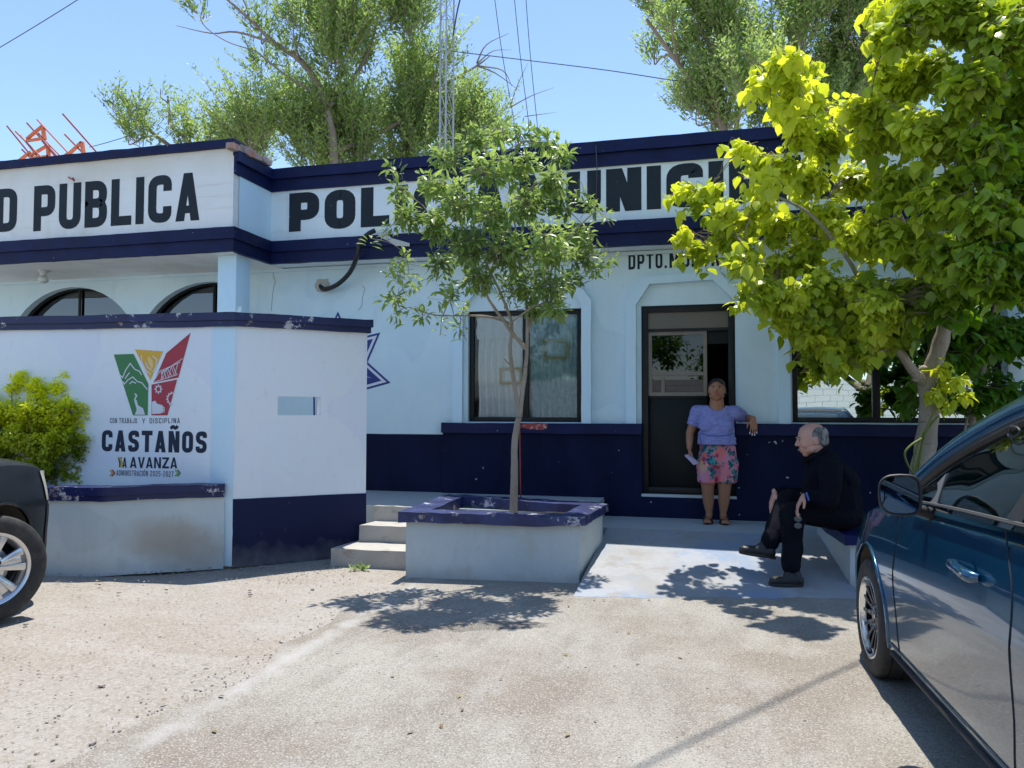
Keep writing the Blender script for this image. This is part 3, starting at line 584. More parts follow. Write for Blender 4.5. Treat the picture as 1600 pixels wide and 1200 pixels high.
# hose from the wall hole up over the band
hs = thing('cable_hose', tuple(onY(500, 447, WY)), 'black corrugated hose bending from a hole in the wall up to the navy band', 'hose')
hp = smoothpts([onY(500,447,WY+.02), onY(508,452,WY-.08), onY(528,444,WY-.16), onY(547,425,WY-.24), onY(558,400,FY-.13), onY(562,380,FY-.16), onY(575,366,FY-.14), onY(586,360,FY-.10)], 12)
MB().tube(hp, [.026+.005*(i % 2) for i in range(len(hp))], 10).build('hose', m_hose, hs, smooth=True)
pl = MB(); c = onY(504,446,WY)
for i in range(14):
    a = i/14*2*math.pi; q = c+Vector((math.cos(a)*.07, -.005, math.sin(a)*.06)); s = random.uniform(.018,.034); pl.box(q-Vector((s,.012,s)), q+Vector((s,.01,s)))
roughen(pl.build('broken_plaster', mat('bare_plaster', (.45,.42,.36), .95), hs), .008, .03)
wt = MB().tube([onY(931,228,FY-.08), onY(933,262,FY-.075), onY(932,300,FY-.008), onY(930,345,FY-.008)], .006, 6)
tagit(wt.build('facade_cable', m_wire), 'thin dark cable running down the fascia between the letters of the right sign', 'cable')
nl = MB().tube([onY(107,277,PY), onY(107,277,PY-.06), onY(114,281,PY-.09)], .008, 6).tube([onY(114,278,PY-.05), onY(116,283,PY-.05)], .01, 6)
tagit(nl.build('rusty_hook', m_redrod), 'small rusty hook sticking out of the parapet above the lettering', 'hook')

# ============================================================ BOUNDARY WALL with slit
bw = thing('boundary_wall', (-4.3, 6.35, 0), 'white painted boundary wall with navy cap, emblem and lettering, folding back beside the steps', 'wall')
A0, A1, B1 = Vector((-10.5, 5.82, 0)), Vector((-4.31, 6.35, 0)), Vector((-3.345, 7.17, 0)); TH = .16
def wpoly(a, b, off0, off1): 
    d = (b-a).normalized(); nrm = Vector((-d.y, d.x, 0)); return [a+nrm*off0, b+nrm*off0, b+nrm*off1, a+nrm*off1]
def wz(mb, a, b, z0, z1, o0=0, o1=TH): q = wpoly(a, b, o0, o1); return mb.prism([(v.x, v.y) for v in q], z0, z1)
mb = MB(); wz(mb, A0, A1, 0, 2.25)
dB = (B1-A1); LB = dB.length; dBn = dB.normalized()
def onB(x, y):
    nn = Vector((dBn.y, -dBn.x, 0)); p = onP(x, y, A1, nn); return (p-A1).dot(dBn), p.z
s0, z1_ = onB(434, 619); s1, z0_ = onB(501, 649)
mb2 = MB()
for a, b_, za, zb in ((0, s0, 0, 2.25), (s1, LB, 0, 2.25), (s0, s1, 0, z0_), (s0, s1, z1_, 2.25)): wz(mb2, A1+dBn*a, A1+dBn*b_, za, zb)
mb.build('wall_panel', m_front, bw); mb2.build('wall_panel', m_front, bw)
dp = MB(); wz(dp, A1+dBn*.0, A1+dBn*(LB+.004), -.01, .625, -.006, .0); roughen(dp.build('painted_base', m_dadof, bw), .003, .15)
pl = MB(); dA = (A1-A0).normalized(); nA = Vector((dA.y, -dA.x, 0))
def onA(x, y): return onP(x, y, A1, nA)
pa = onA(331, 600); wz(pl, pa, A1+dA*.005, 0, 2.245, -.03, 0); pl.build('corner_pilaster', m_pil, bw, bevel=.006)
cp = MB(); 
for o_, za, zb in ((.05, 2.30, 2.375), (.03, 2.243, 2.30)):
    a = A0+nA*o_; nB = Vector((dBn.y, -dBn.x, 0)); mit = (nA+nB).normalized(); mit = mit/mit.dot(nA); c0 = A1+mit*o_; c1 = A1-mit*(TH+o_)
    e0 = B1+dBn*o_+nB*o_; e1 = B1+dBn*o_-nB*(TH+o_); a1 = A0-nA*(TH+o_)
    cp.prism([(a.x,a.y),(c0.x,c0.y),(e0.x,e0.y),(e1.x,e1.y),(c1.x,c1.y),(a1.x,a1.y)], za, zb)
roughen(cp.build('wall_cap', m_cap, bw), .005, .10)
cr = MB(); 
# mural
def paintA(polys, m, name, e=.003, parent=bw):
    g = MB()
    for i, P in enumerate(polys): g.add([onA(x, y)+nA*(e+.0002*i) for x, y in P], [tuple(range(len(P)))])
    return g.build(name, m, parent)
def strokeA(paths, wpx, m, name, e, parent):
    g = MB(); i = 0
    for path in paths:
        q = ribbon([Vector(p) for p in path], wpx)
        for k in q: g.add([onA(v.x, v.y)+nA*(e+.0001*(i % 6)) for v in k], [(0,1,2,3)]); i += 1
    return g.build(name, m, parent)
m_green = mat('green_mural_paint', (.045, .20, .065), .6, [lay(6, .4, .7, (.05, .22, .075), .6)]); m_yel = mat('yellow_mural_paint', (.72, .42, .045), .6); m_red = mat('red_mural_paint', (.38, .035, .055), .6, [lay(6, .4, .7, (.42, .045, .07), .6)])
emb = paintA([[(178,554),(209,553),(232,600),(231,649),(208,649)]], m_green, 'mural_emblem')
paintA([[(211,546),(255,549),(235,594)]], m_yel, 'mural_triangle', .003, emb)
paintA([[(298,520),(260,552),(240,598),(279,590)], [(277,593),(237,601),(237,649),(262,649)]], m_red, 'mural_slant', .003, emb)
m_mw = mat('white_mural_paint', (.66, .70, .76), .7)
strokeA([[(187,585),(192,590),(197,578),(204,568),(211,577),(218,580),(222,586)],[(192,596),(195,600),(200,594),(208,589),(215,596),(222,598),(231,609)],[(196,592),(199,587),(203,582)],[(203,600),(207,596),(213,599)]], 1.6, m_mw, 'mural_mountains', .0045, emb)
strokeA([[(211,615),(214,618),(211,624),(214,632)]], 2.2, m_mw, 'mural_road', .0045, emb); paintA([[(210,625),(214,625),(216,633),(224,638),(227,648),(211,648),(214,640)]], m_mw, 'mural_road', .0045, emb)
strokeA([[(221,556),(222,566),(228,578),(236,585)],[(239,556),(246,562),(244,574),(239,582)],[(228,566),(231,574),(238,578)]], 1.6, m_mw, 'mural_corn', .0045, emb)
paintA([[(231,558),(234,557),(239,564),(240,574),(236,575),(232,566)]], mat('pale_corn_paint', (.76,.58,.25), .6), 'mural_corn', .0045, emb)
strokeA([[(243,592),(250,580),(282,566)],[(252,583),(286,560)],[(242,597),(278,585)],[(252,580),(255,592),(260,577),(264,590),(268,573),(273,587),(278,569)],[(255,580),(252,594)],[(260,590),(256,578)],[(269,588),(262,576)],[(276,584),(270,571)]], 1.1, m_mw, 'mural_bridge', .0045, emb)
def gear(cx, cy, rx, ry, a0, a1, k): 
    pts = []
    return [[(cx+rx*math.cos(R(a)), cy+ry*math.sin(R(a))) for a in range(a0, a1+1, 15)]] + [[(cx+rx*math.cos(R(a)), cy+ry*math.sin(R(a))), (cx+(rx+2.5)*math.cos(R(a)), cy+(ry+2.7)*math.sin(R(a)))] for a in range(a0, a1, k)]
strokeA(gear(248,608,3.8,4.6,0,360,45)+gear(270,623,7.6,8.5,95,285,27), 1.7, m_mw, 'mural_gears', .0045, emb)
paintA([[(237.5,628),(243,626),(246,631),(254,633),(256,641),(252,646),(238,647)]], m_mw, 'mural_tractor', .0045, emb)
strokeA([[(253,634),(257,637),(257,643),(254,645)]], 1.3, m_mw, 'mural_tractor', .0048, emb)
def signA(txt, x0, y0, x1, y1, hpx, t, w, gap, m=m_letter2, sl=0):
    a = onA(x0, y0); c = onA(x1, y1); top = onA(x0, y0-hpx); dr = (c-a)
    return lettering(txt, a, dr.normalized(), Z_, dr.length, (top-a).length, t, w, gap, nA, m, 'mural_lettering', emb, sl)
signA('CON TRABAJO', 172, 661, 214, 661.5, 8, .13, .55, .28); signA('Y', 222, 661.5, 227, 661.5, 8, .13, .7, .2); signA('DISCIPLINA', 234, 661.5, 281, 661, 8, .13, .55, .28)
signA('CASTAÑOS', 159, 705, 323, 708, 33, .215, .58, .14)
signA('YA', 184, 730, 198, 731, 16, .18, .62, .10); signA('AVANZA', 203, 731, 277, 732, 17, .18, .66, .12, sl=.0)
signA('ADMINISTRACIÓN', 182, 743, 231, 744, 8.5, .12, .5, .22); signA('2025-2027', 235, 744, 271, 745, 8.5, .12, .5, .25)
paintA([[(185,714),(189,714),(193,726),(190,730),(188,730),(189,722)]], m_yel, 'mural_lettering_accent', .0035, emb)
for x, m in ((172, m_yel), (175.5, m_red), (274, mat('lime_paint', (.3,.45,.05), .6)), (277.5, m_green)): strokeA([[(x,734),(x+4,739),(x,744)]], 2.0, m, 'mural_chevron', .0035, emb)

# ============================================================ PLANTERS, STEPS
lpn = thing('left_planter', (-5.2, 5.75, 0), 'long stained planter with chipped navy rim in front of the emblem wall', 'planter')
L = [Vector((-8.6,5.25,0)), Vector((-5.9,5.56,0)), Vector((-5.22,5.74,0)), Vector((-4.37,6.31,0))]
def offs(P, d):
    out = []
    for i, p in enumerate(P):
        a = (P[i]-P[i-1]).normalized() if i > 0 else None; b = (P[i+1]-P[i]).normalized() if i < len(P)-1 else None
        a = a or b; b = b or a; n1 = Vector((a.y,-a.x,0)); n2 = Vector((b.y,-b.x,0)); m = (n1+n2).normalized(); out.append(p+m*d/m.dot(n1))
    return out
def stripwall(P, d0, d1, z0, z1, mb):
    a, b_ = offs(P, d0), offs(P, d1); return mb.prism([(v.x,v.y) for v in b_]+[(v.x,v.y) for v in reversed(a)], z0, z1)
roughen(stripwall(L, -.12, 0, -.02, .655, MB()).build('planter_wall', m_lplanter, lpn), .006, .12)
cpm = MB(); stripwall(L, -.16, .05, .70, .77, cpm); stripwall(L, -.14, .03, .648, .70, cpm); roughen(cpm.build('planter_rim', m_cap, lpn), .008, .08)
so_ = offs(L, -.12); MB().prism([(v.x,v.y) for v in so_]+[(-4.45,6.33),(-8.6,5.97)], .3, .70).build('soil', m_soil, lpn)

cpn = thing('centre_planter', (-1.8, 6.95, 0), 'square planter with chipped navy rim and a young tree, beside the steps', 'planter')
Q = [(-2.54,6.26),(-1.05,6.42),(-.99,7.42),(-2.60,7.66)]
def ringwall(Qo, Qi, z0, z1, mb, zt=None):
    n = 4; zt = zt or [z1]*4; zb = [z0+(a-z1 if zt else 0) if False else z0 for a in zt]
    V = [(p[0],p[1],zb[i]) for i,p in enumerate(Qo)]+[(p[0],p[1],zb[i]) for i,p in enumerate(Qi)]+[(p[0],p[1],zt[i]) for i,p in enumerate(Qo)]+[(p[0],p[1],zt[i]) for i,p in enumerate(Qi)]
    Fc = []
    for i in range(n):
        j = (i+1) % n; Fc += [(i,j,8+j,8+i), (4+j,4+i,12+i,12+j), (8+i,8+j,12+j,12+i), (j,i,4+i,4+j)]
    return mb.add(V, Fc)
def scaleQ(Q, d):
    c = Vector((sum(p[0] for p in Q)/4, sum(p[1] for p in Q)/4)); return [(p[0]+(d if p[0] > c.x else -d), p[1]+(d if p[1] > c.y else -d)) for p in Q]
roughen(ringwall(Q, scaleQ(Q, -.13), -.02, .50, MB(), [.505,.485,.485,.505]).build('planter_wall', m_planter, cpn), .006, .1)
roughen(ringwall(scaleQ(Q, .055), scaleQ(Q, -.17), .49, .58, MB(), [.585,.562,.565,.585]).build('planter_rim', m_rim2, cpn), .009, .07)
MB().prism(scaleQ(Q, -.12), .2, .40).build('soil', m_soil, cpn)
st = thing('front_steps', (-2.95, 7, 0), 'three worn concrete steps between the boundary wall and the centre planter', 'steps')
for (y0, z0, z1, x0) in ((6.60, -.02, .165, -3.44), (7.0, .165, .325, -3.34), (7.33, .325, .478, -3.34)):
    y1 = 7.42; s_ = MB().prism([(x0+ (0 if x0 > -3.4 else .0), y0+.02), (-2.5, y0+.04), (-2.5, y1), (x0+(.05 if x0 > -3.4 else .1), y1)], z0, z1); roughen(s_.build('step', m_conc, st, bevel=0), .008, .08)
rpn = thing('right_planter', (1.6, 7, 0), 'low plastered planter with chipped navy rim on which the man in dark clothes sits', 'planter')
Q2 = [(1.10,6.72),(4.4,6.80),(4.4,8.0),(1.02,8.0)]
roughen(ringwall(Q2, scaleQ(Q2, -.14), -.02, .39, MB()).build('planter_wall', m_planter, rpn), .006, .1)
roughen(ringwall(scaleQ(Q2, .05), scaleQ(Q2, -.19), .385, .465, MB()).build('planter_rim', m_cap, rpn), .008, .08)
MB().prism(scaleQ(Q2, -.13), .1, .36).build('soil', m_soil, rpn)

# ============================================================ ACROSS THE STREET (seen mirrored in the right window)
m_block = mat('white_painted_block', (.72, .72, .70), .8, [dict(kind='z', scale=.02, nscale=2, lo=.4, hi=0, col=(.5,.48,.45), fac=.7), lay(4, .6, .75, (.6, .6, .58), .6)], PL)
ow = thing('block_wall', (0, -10.5, 0), 'white painted block wall across the street, seen mirrored in the right window', 'wall')
b = MB()
for j in range(13):
    for i in range(-45, 45):
        x0 = i*.42+(.21 if j % 2 else 0); b.box((x0+.004, -10.66+(.004 if (i*7+j*3) % 5 == 0 else 0), j*.205+.004), (x0+.416, -10.5, j*.205+.201))
b.box((-19, -10.67, 0), (19, -10.655, 2.66)); b.build('blocks', m_block, ow)

# ============================================================ VEGETATION
def unit(a): return a/np.maximum(1e-9, np.linalg.norm(a, axis=1, keepdims=True))
T_BROAD = (np.array([[0,0,0],[.16,.27,.03],[.16,0,-.02],[.16,-.27,.03],[.42,.40,.03],[.42,0,-.05],[.42,-.40,.03],[.72,.25,-.06],[.72,0,-.11],[.72,-.25,-.06],[1,0,-.24]]),
    [(0,2,1),(0,3,2),(1,2,5,4),(2,3,6,5),(4,5,8,7),(5,6,9,8),(7,8,10),(8,9,10)])
T_NARROW = (np.array([[0,0,0],[.35,.15,.03],[.38,0,-.03],[.35,-.15,.03],[.7,.11,-.02],[.72,0,-.08],[.7,-.11,-.02],[1,0,-.2]]),
    [(0,2,1),(0,3,2),(1,2,5,4),(2,3,6,5),(4,5,7),(5,6,7)])
T_TINY = (np.array([[0,0,0],[.45,.17,.03],[1,0,-.08],[.45,-.17,.03]]), [(0,3,2),(0,2,1)])
def leaves(name, m, pos, axis, nrm, length, tint, tpl, parent=None, wscale=1.0):
    N_ = len(pos); V, Fs = tpl; k = len(V); off = np.array(rootloc(parent)) if parent is not None else np.zeros(3)
    ax = unit(axis); nr = unit(nrm - ax*np.sum(ax*nrm, 1, keepdims=True)); bi = np.cross(nr, ax)
    co_ = pos[:,None,:] + (ax[:,None,:]*V[None,:,0:1] + bi[:,None,:]*V[None,:,1:2]*wscale + nr[:,None,:]*V[None,:,2:3])*length[:,None,None] - off
    co_ = co_.reshape(-1, 3)
    idx = []; tot = []
    for f in Fs: idx += list(f); tot.append(len(f))
    idx = np.array(idx); tot = np.array(tot)
    li = (np.arange(N_)[:,None]*k + idx[None,:]).ravel(); lt = np.tile(tot, N_); ls = np.concatenate([[0], np.cumsum(lt)[:-1]])
    me = bpy.data.meshes.new(name); me.vertices.add(len(co_)); me.vertices.foreach_set('co', co_.astype(np.float32).ravel())
    me.loops.add(len(li)); me.loops.foreach_set('vertex_index', li.astype(np.int32))
    me.polygons.add(len(lt)); me.polygons.foreach_set('loop_start', ls.astype(np.int32)); me.polygons.foreach_set('loop_total', lt.astype(np.int32))
    at = me.attributes.new('tint', 'FLOAT', 'POINT'); at.data.foreach_set('value', np.repeat(tint, k).astype(np.float32))
    me.polygons.foreach_set('use_smooth', [True]*len(lt)); me.update(); me.validate()
    return link(name, me, m, parent)
def near_on(paths, p):
    best = None
    for P, Rr in paths:
        for i, q in enumerate(P):
            d = (q-p).length + .6*max(0, q.z-p.z+.1)
            if best is None or d < best[0]: best = (d, q, Rr[i])
    return best[1], best[2]
def crown(parent, clumps, trunks, m_leaf, m_bark, tpl, leaflen, shoots, perleaf, shootlen, up=.4, droop=.4, spread=.9, tint=(0,1), limb_r=.02, wscale=1., name='crown', inner=.45, wood=None, twig_r=.003, out=.8):
    """clumps: (centre, radius vector, weight)"""
    pos, ax, nr, ln, tn = [], [], [], [], []; wood = wood or MB(); paths = list(trunks)
    for c, r, wgt in sorted(clumps, key=lambda q: q[0].z):
        q, qr = near_on(paths, c); mid = (q+c)/2 + Vector(rng.normal(0, .06, 3))*(c-q).length + Vector((0,0,.08))*(c-q).length
        P = smoothpts([q, mid, c], 5); r1 = min(limb_r, qr*.7); Rr = [r1+(twig_r*1.5-r1)*i/(len(P)-1) for i in range(len(P))]
        wood.tube(P, Rr, 6, caps=False); paths.append((P, Rr))
        n = int(shoots*wgt); C = np.array(c); Rv = np.array(r)
        u = unit(rng.normal(0, 1, (n, 3))); rad = inner + (1-inner)*rng.random((n, 1))**.7
        S_ = C + u*Rv*rad; bump = 1+.25*np.sin(u[:,0:1]*7+C[0]*9)*np.sin(u[:,2:3]*6+C[2]*5); S_ = C + (S_-C)*bump
        a = unit(u*out + np.array([0,0,up]) + rng.normal(0, .35, (n, 3))); ct = rng.random()*.35
        for i in range(n):
            sl_ = shootlen*(.6+.8*rng.random())
            if rng.random() < .55:
                b0 = Vector(S_[i]) - Vector(a[i])*sl_; k0 = P[int(rng.integers(2, len(P)))]
                wood.tube([k0, (k0+b0)/2+Vector((0,0,.15*(b0-k0).length)), b0, Vector(S_[i])], [twig_r*1.3, twig_r*1.1, twig_r*.9, twig_r*.5], 3, caps=False)
            m_ = int(perleaf*(.7+.6*rng.random())); t = np.sort(rng.random(m_))**.8
            st_ = rng.random()
            p = S_[i] - a[i]*sl_*(1-t)[:,None]
            ph = np.arange(m_)*2.4+rng.random()*6; e1 = unit(np.cross(a[i], [.3,.2,.9])[None,:])[0]; e2 = np.cross(a[i], e1)
            rd = np.cos(ph)[:,None]*e1+np.sin(ph)[:,None]*e2
            d = unit(rd*spread + a[i]*.5 + np.array([0,0,-1])*droop + rng.normal(0, .18, (m_, 3)))
            nn = unit(a[i][None,:]*.8 + np.array([0,0,.6]) + rd*.25*(1 if droop < .6 else 2.2) + rng.normal(0, .25, (m_, 3)))
            pos.append(p+d*leaflen*.25); ax.append(d); nr.append(nn); ln.append(leaflen*(.6+.55*rng.random(m_))*(1.05-.35*t)); tn.append(np.clip(tint[0]+(tint[1]-tint[0])*(ct+.45*st_+.2*rng.random(m_)+.25*t), 0, 1))
    lv = leaves(name, m_leaf, np.concatenate(pos), np.concatenate(ax), np.concatenate(nr), np.concatenate(ln), np.concatenate(tn), tpl, parent, wscale)
    return wood, lv
def plumes(parent, clumps, trunks, m_leaf, m_bark, leaflen, twigs, per, tint=(0,1), limb_r=.04, name='crown', wscale=1.2):
    pos, ax, nr, ln, tn = [], [], [], [], []; wood = MB(); paths = list(trunks)
    for c, r, wgt in sorted(clumps, key=lambda q: q[0].z):
        base = c - Vector((0, 0, r.z*.75)); q, qr = near_on(paths, base); r1 = min(limb_r, qr*.7)
        P = smoothpts([q, (q+base)/2+Vector(rng.normal(0,.1,3))*(base-q).length*.5, base, c], 4); Rr = [r1+(.012-r1)*i/(len(P)-1) for i in range(len(P))]
        wood.tube(P, Rr, 5, caps=False); paths.append((P, Rr)); ct = rng.random()*.4
        lean = np.array([(c.x-trunks[0][0][0].x)*.10, (c.y-trunks[0][0][0].y)*.10, 0]); lean = np.clip(lean, -.35, .35)
        for k in range(max(3, int(twigs*wgt))):
            a = rng.random()*6.283; e = rng.random()**.5; s0 = np.array(base)+np.array([math.cos(a), math.sin(a), 0])*r.x*.45*e + np.array([0,0,r.z*rng.random()*.9])
            L_ = r.z*(.8+.9*rng.random()); d0 = np.array([math.cos(a)*.75*e, math.sin(a)*.75*e, .95])+lean+rng.normal(0,.14,3); d0 /= np.linalg.norm(d0)
            bend = np.array([math.cos(a), math.sin(a), -.25])*L_*.12*rng.random()
            t = np.linspace(.08, 1, max(5, int(per*L_/1.2)))[:,None]; pts = s0+d0*L_*t+bend*t*t
            wood.tube([Vector(s0), Vector(pts[len(pts)//2]), Vector(pts[-1])], [.010,.007,.003], 3, caps=False)
            m_ = len(pts)*2; pp = np.repeat(pts, 2, axis=0)+rng.normal(0,.025,(m_,3)); ph = np.arange(m_)*2.4+rng.random()*6
            rd = np.stack([np.cos(ph), np.sin(ph), np.zeros(m_)], 1); tt = np.repeat(t[:,0], 2)
            dd = unit(rd*.8+d0*.75+rng.normal(0,.2,(m_,3))); pos.append(pp+dd*.02); ax.append(dd); nr.append(unit(rd*.3+np.array([0,0,1])+rng.normal(0,.45,(m_,3))))
            ln.append(leaflen*(.65+.6*rng.random(m_))*(1.1-.45*tt)); tn.append(np.clip(tint[0]+(tint[1]-tint[0])*(ct+.35*rng.random()+.3*rng.random(m_)+.2*tt), 0, 1))
    lv = leaves(name, m_leaf, np.concatenate(pos), np.concatenate(ax), np.concatenate(nr), np.concatenate(ln), np.concatenate(tn), T_TINY, parent, wscale)
    return wood, lv
def CL(lst, sq=.8):
    out = []
    for x, y, r, d, *wg in lst:
        rr = r/F*d; out.append((atd(x, y, d), Vector((rr, rr, rr*sq)), (wg[0] if wg else 1)*(r/30)**2))
    return out
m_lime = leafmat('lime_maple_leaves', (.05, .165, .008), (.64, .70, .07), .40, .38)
m_dkleaf = leafmat('deep_green_maple_leaves', (.035, .12, .012), (.12, .26, .02), .45, .45)
m_ash = leafmat('young_ash_leaves', (.045, .10, .028), (.30, .42, .11), .36, .4)
m_willow = leafmat('willow_leaves', (.06, .125, .032), (.30, .43, .12), .40, .45)
m_bush = leafmat('duranta_leaves', (.02, .085, .008), (.66, .70, .025), .35, .4)
m_grass = leafmat('ground_cover_leaves', (.09, .17, .04), (.34, .42, .18), .4, .5)

# ---- right tree (large lime leaves)
rt_ = thing('lime_green_tree', tuple(atd(1440, 752, 7.15))[:2]+(.36,), 'large tree with drooping yellow-green leaves rising behind the seated man', 'tree')
def tp3(l): return [atd(x, y, d) for x, y, d in l]
tr1 = smoothpts(tp3([(1432,830,7.0),(1436,790,7.0),(1440,735,7.0),(1446,690,6.98),(1452,640,6.95),(1450,600,6.92),(1462,560,6.88),(1474,520,6.85),(1482,470,6.8),(1492,400,6.7),(1510,300,6.5),(1525,180,6.3),(1530,60,6.2),(1535,-60,6.1)]), 4)
R1 = [.118-.09*(i/(len(tr1)-1))**.8 for i in range(len(tr1))]
tr2 = smoothpts(tp3([(1448,603,6.92),(1425,578,6.8),(1408,552,6.7),(1388,535,6.75),(1374,508,6.75),(1360,470,6.75),(1320,400,6.8),(1260,330,6.8),(1190,300,6.8)]), 4)
R2 = [.045-.036*(i/(len(tr2)-1)) for i in range(len(tr2))]
tr3 = smoothpts(tp3([(1480,500,6.8),(1440,430,6.75),(1400,330,6.75),(1350,240,6.75),(1290,170,6.75),(1230,110,6.75)]), 4); R3 = [.045-.037*(i/(len(tr3)-1)) for i in range(len(tr3))]
tr4 = smoothpts(tp3([(1486,520,6.85),(1510,470,6.8),(1550,400,6.6),(1610,300,6.4),(1660,180,6.3)]), 4); R4 = [.055-.04*(i/(len(tr4)-1)) for i in range(len(tr4))]
tk = MB().tube(tr1, [r*(1+.06*math.sin(i*1.7)) for i, r in enumerate(R1)], 16); tk.tube(tr2, R2, 10).tube(tr3, R3, 8).tube(tr4, R4, 8)
for x, y, d, r in ((1437,587,6.84,.05),(1443,578,6.84,.042),(1432,592,6.85,.035)):
    bm = bmesh.new(); bmesh.ops.create_icosphere(bm, subdivisions=2, radius=r); c = atd(x, y, d)
    tk.add([v.co+c for v in bm.verts], [tuple(v.index for v in f.verts) for f in bm.faces]); bm.free()
trk = roughen(tk.build('trunk', m_wood, rt_, smooth=True), .006, .05)
cl = CL([ # crown tips and masses (left to right)
 (1073,297,17,6.2),(1090,320,17,6.2),(1112,300,16,6.15),(1135,335,26,6.2),(1068,380,18,6.15),(1098,392,22,6.15),(1130,375,26,6.2),(1165,345,24,6.15),(1160,405,30,6.2),(1172,445,18,6.2),
 (1190,310,26,6.15),(1215,350,36,6.2),(1215,420,36,6.3),(1205,462,18,6.25),(1160,238,16,6.1),(1185,250,20,6.1),(1205,285,20,6.1),(1225,255,22,6.2),
 (1190,130,20,6.1),(1215,100,18,6.1),(1238,92,18,6.1),(1262,108,16,6.1),(1240,135,26,6.15),(1225,172,20,6.1),(1270,155,24,6.2),(1300,172,22,6.2),(1330,165,20,6.2),(1250,205,30,6.2),(1300,220,34,6.2),
 (1265,275,40,6.2),(1280,340,44,6.2),(1255,400,40,6.3),(1270,460,40,6.4),(1250,505,24,6.4),(1262,525,14,6.4),(1310,480,40,6.5),(1315,540,20,6.4),(1312,565,12,6.4),(1290,520,22,6.5),(1285,440,36,6.4),(1330,500,34,6.5),(1335,545,18,6.45),(1240,455,26,6.3),(1235,485,18,6.3),(1380,470,34,6.5),(1355,450,40,6.5),(1360,510,28,6.5),(1395,495,34,6.5),
 (1340,280,46,6.2),(1350,360,50,6.2),(1360,170,28,6.1),(1365,215,34,6.2),(1372,20,24,6.0),(1385,55,30,6.0),(1378,105,26,6.0),(1400,135,34,6.1),(1405,200,44,6.1),(1410,290,52,6.1),(1420,380,52,6.2),(1430,450,42,6.4),
 (1440,30,44,5.9),(1445,110,48,6.0),(1455,210,54,6.0),(1470,310,54,6.0),(1490,400,50,6.1),(1480,460,36,6.5),(1510,30,56,5.9),(1520,130,56,5.9),(1535,240,58,6.0),(1550,340,50,5.7),(1530,410,40,5.7),(1570,420,42,5.6),
 (1575,60,60,5.9),(1590,170,60,5.9),(1600,280,60,5.9),(1605,380,50,5.6),(1640,110,70,6.0),(1660,250,70,6.0),(1670,380,60,5.9),(1450,-40,60,6.0),(1540,-60,70,6.0),(1640,-30,80,6.0)])
def deeper(c, r, w_):
    px_ = 800+F*(c-EYE).dot(RT)/(c-EYE).dot(FW); k_ = 1+(.62 if px_ < 1350 else .32 if px_ < 1480 else .10)/6.2 + random.uniform(-.10, .10 if px_ < 1350 else .03)
    return (EYE+(c-EYE)*k_+Vector((0,0,.0 if c.z < 2.5 else .05 if c.x > .4 else .07)), r*k_*(1.08 if c.z < 2.5 else 1 if c.x > .4 else .9), w_*(1.8 if c.z < 2.5 else 1))
cl = [deeper(*q_) for q_ in cl] + CL([(1195,440,20,6.5,1.3),(1232,468,26,6.6,1.6),(1262,496,24,6.7,1.6),(1300,522,24,6.7,1.6),(1342,532,20,6.7,1.5),(1400,515,26,6.7,1.5),(1350,480,36,6.8,1.5),(1300,455,38,6.8,1.5),(1420,470,36,6.8,1.4),(1312,556,12,6.7,1.5)])
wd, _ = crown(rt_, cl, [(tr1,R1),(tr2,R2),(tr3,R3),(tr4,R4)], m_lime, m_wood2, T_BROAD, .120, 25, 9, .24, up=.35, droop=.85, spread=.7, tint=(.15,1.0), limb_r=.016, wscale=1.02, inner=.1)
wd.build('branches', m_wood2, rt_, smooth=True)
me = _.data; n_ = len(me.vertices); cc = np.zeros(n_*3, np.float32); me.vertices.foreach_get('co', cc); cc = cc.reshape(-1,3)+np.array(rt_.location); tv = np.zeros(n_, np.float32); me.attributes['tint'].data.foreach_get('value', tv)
# yellower left and top; right side darker: partly greener foliage, partly shade painted in
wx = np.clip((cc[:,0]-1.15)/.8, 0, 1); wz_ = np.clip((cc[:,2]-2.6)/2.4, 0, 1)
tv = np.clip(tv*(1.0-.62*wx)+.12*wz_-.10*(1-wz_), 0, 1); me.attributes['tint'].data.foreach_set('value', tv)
# ---- darker tree behind it, thin trunk
dt = thing('dark_green_tree', tuple(atd(1520, 700, 7.35))[:2]+(.36,), 'slender tree with thin trunk and darker leaves right of the lime-green trunk', 'tree')
td = smoothpts(tp3([(1508,830,7.3),(1512,760,7.3),(1518,700,7.3),(1521,650,7.3),(1530,600,7.3),(1545,540,7.25),(1560,450,7.2),(1580,350,7.2),(1600,220,7.2)]), 4); Rd = [.042-.028*i/(len(td)-1) for i in range(len(td))]
MB().tube(td, Rd, 10).tube(smoothpts(tp3([(1505,690,7.28),(1512,650,7.28),(1518,630,7.28),(1522,610,7.28)]),4), .012, 6).build('trunk', m_wood, dt, smooth=True)
cl = CL([(1500,560,40,7.2),(1480,600,28,7.1),(1420,600,22,7.2),(1415,630,16,7.2),(1445,560,20,7.25),(1540,520,50,7.2),(1520,620,26,7.2),(1560,600,40,7.2),(1590,520,50,7.2),(1600,620,24,7.2),(1560,440,50,7.25),(1600,400,50,7.25),(1500,480,36,7.25),(1460,500,30,7.25),(1380,540,24,7.25),(1590,300,50,7.3),(1580,200,50,7.3),(1600,90,50,7.3),(1540,330,40,7.3),(1650,500,60,7.2),(1650,300,70,7.3),(1640,600,40,7.1)])
wd, _ = crown(dt, cl, [(td,Rd)], m_dkleaf, m_wood2, T_BROAD, .125, 15, 9, .2, up=.3, droop=.85, spread=.7, tint=(0,.9), limb_r=.012)
wd.build('branches', m_wood2, dt, smooth=True)
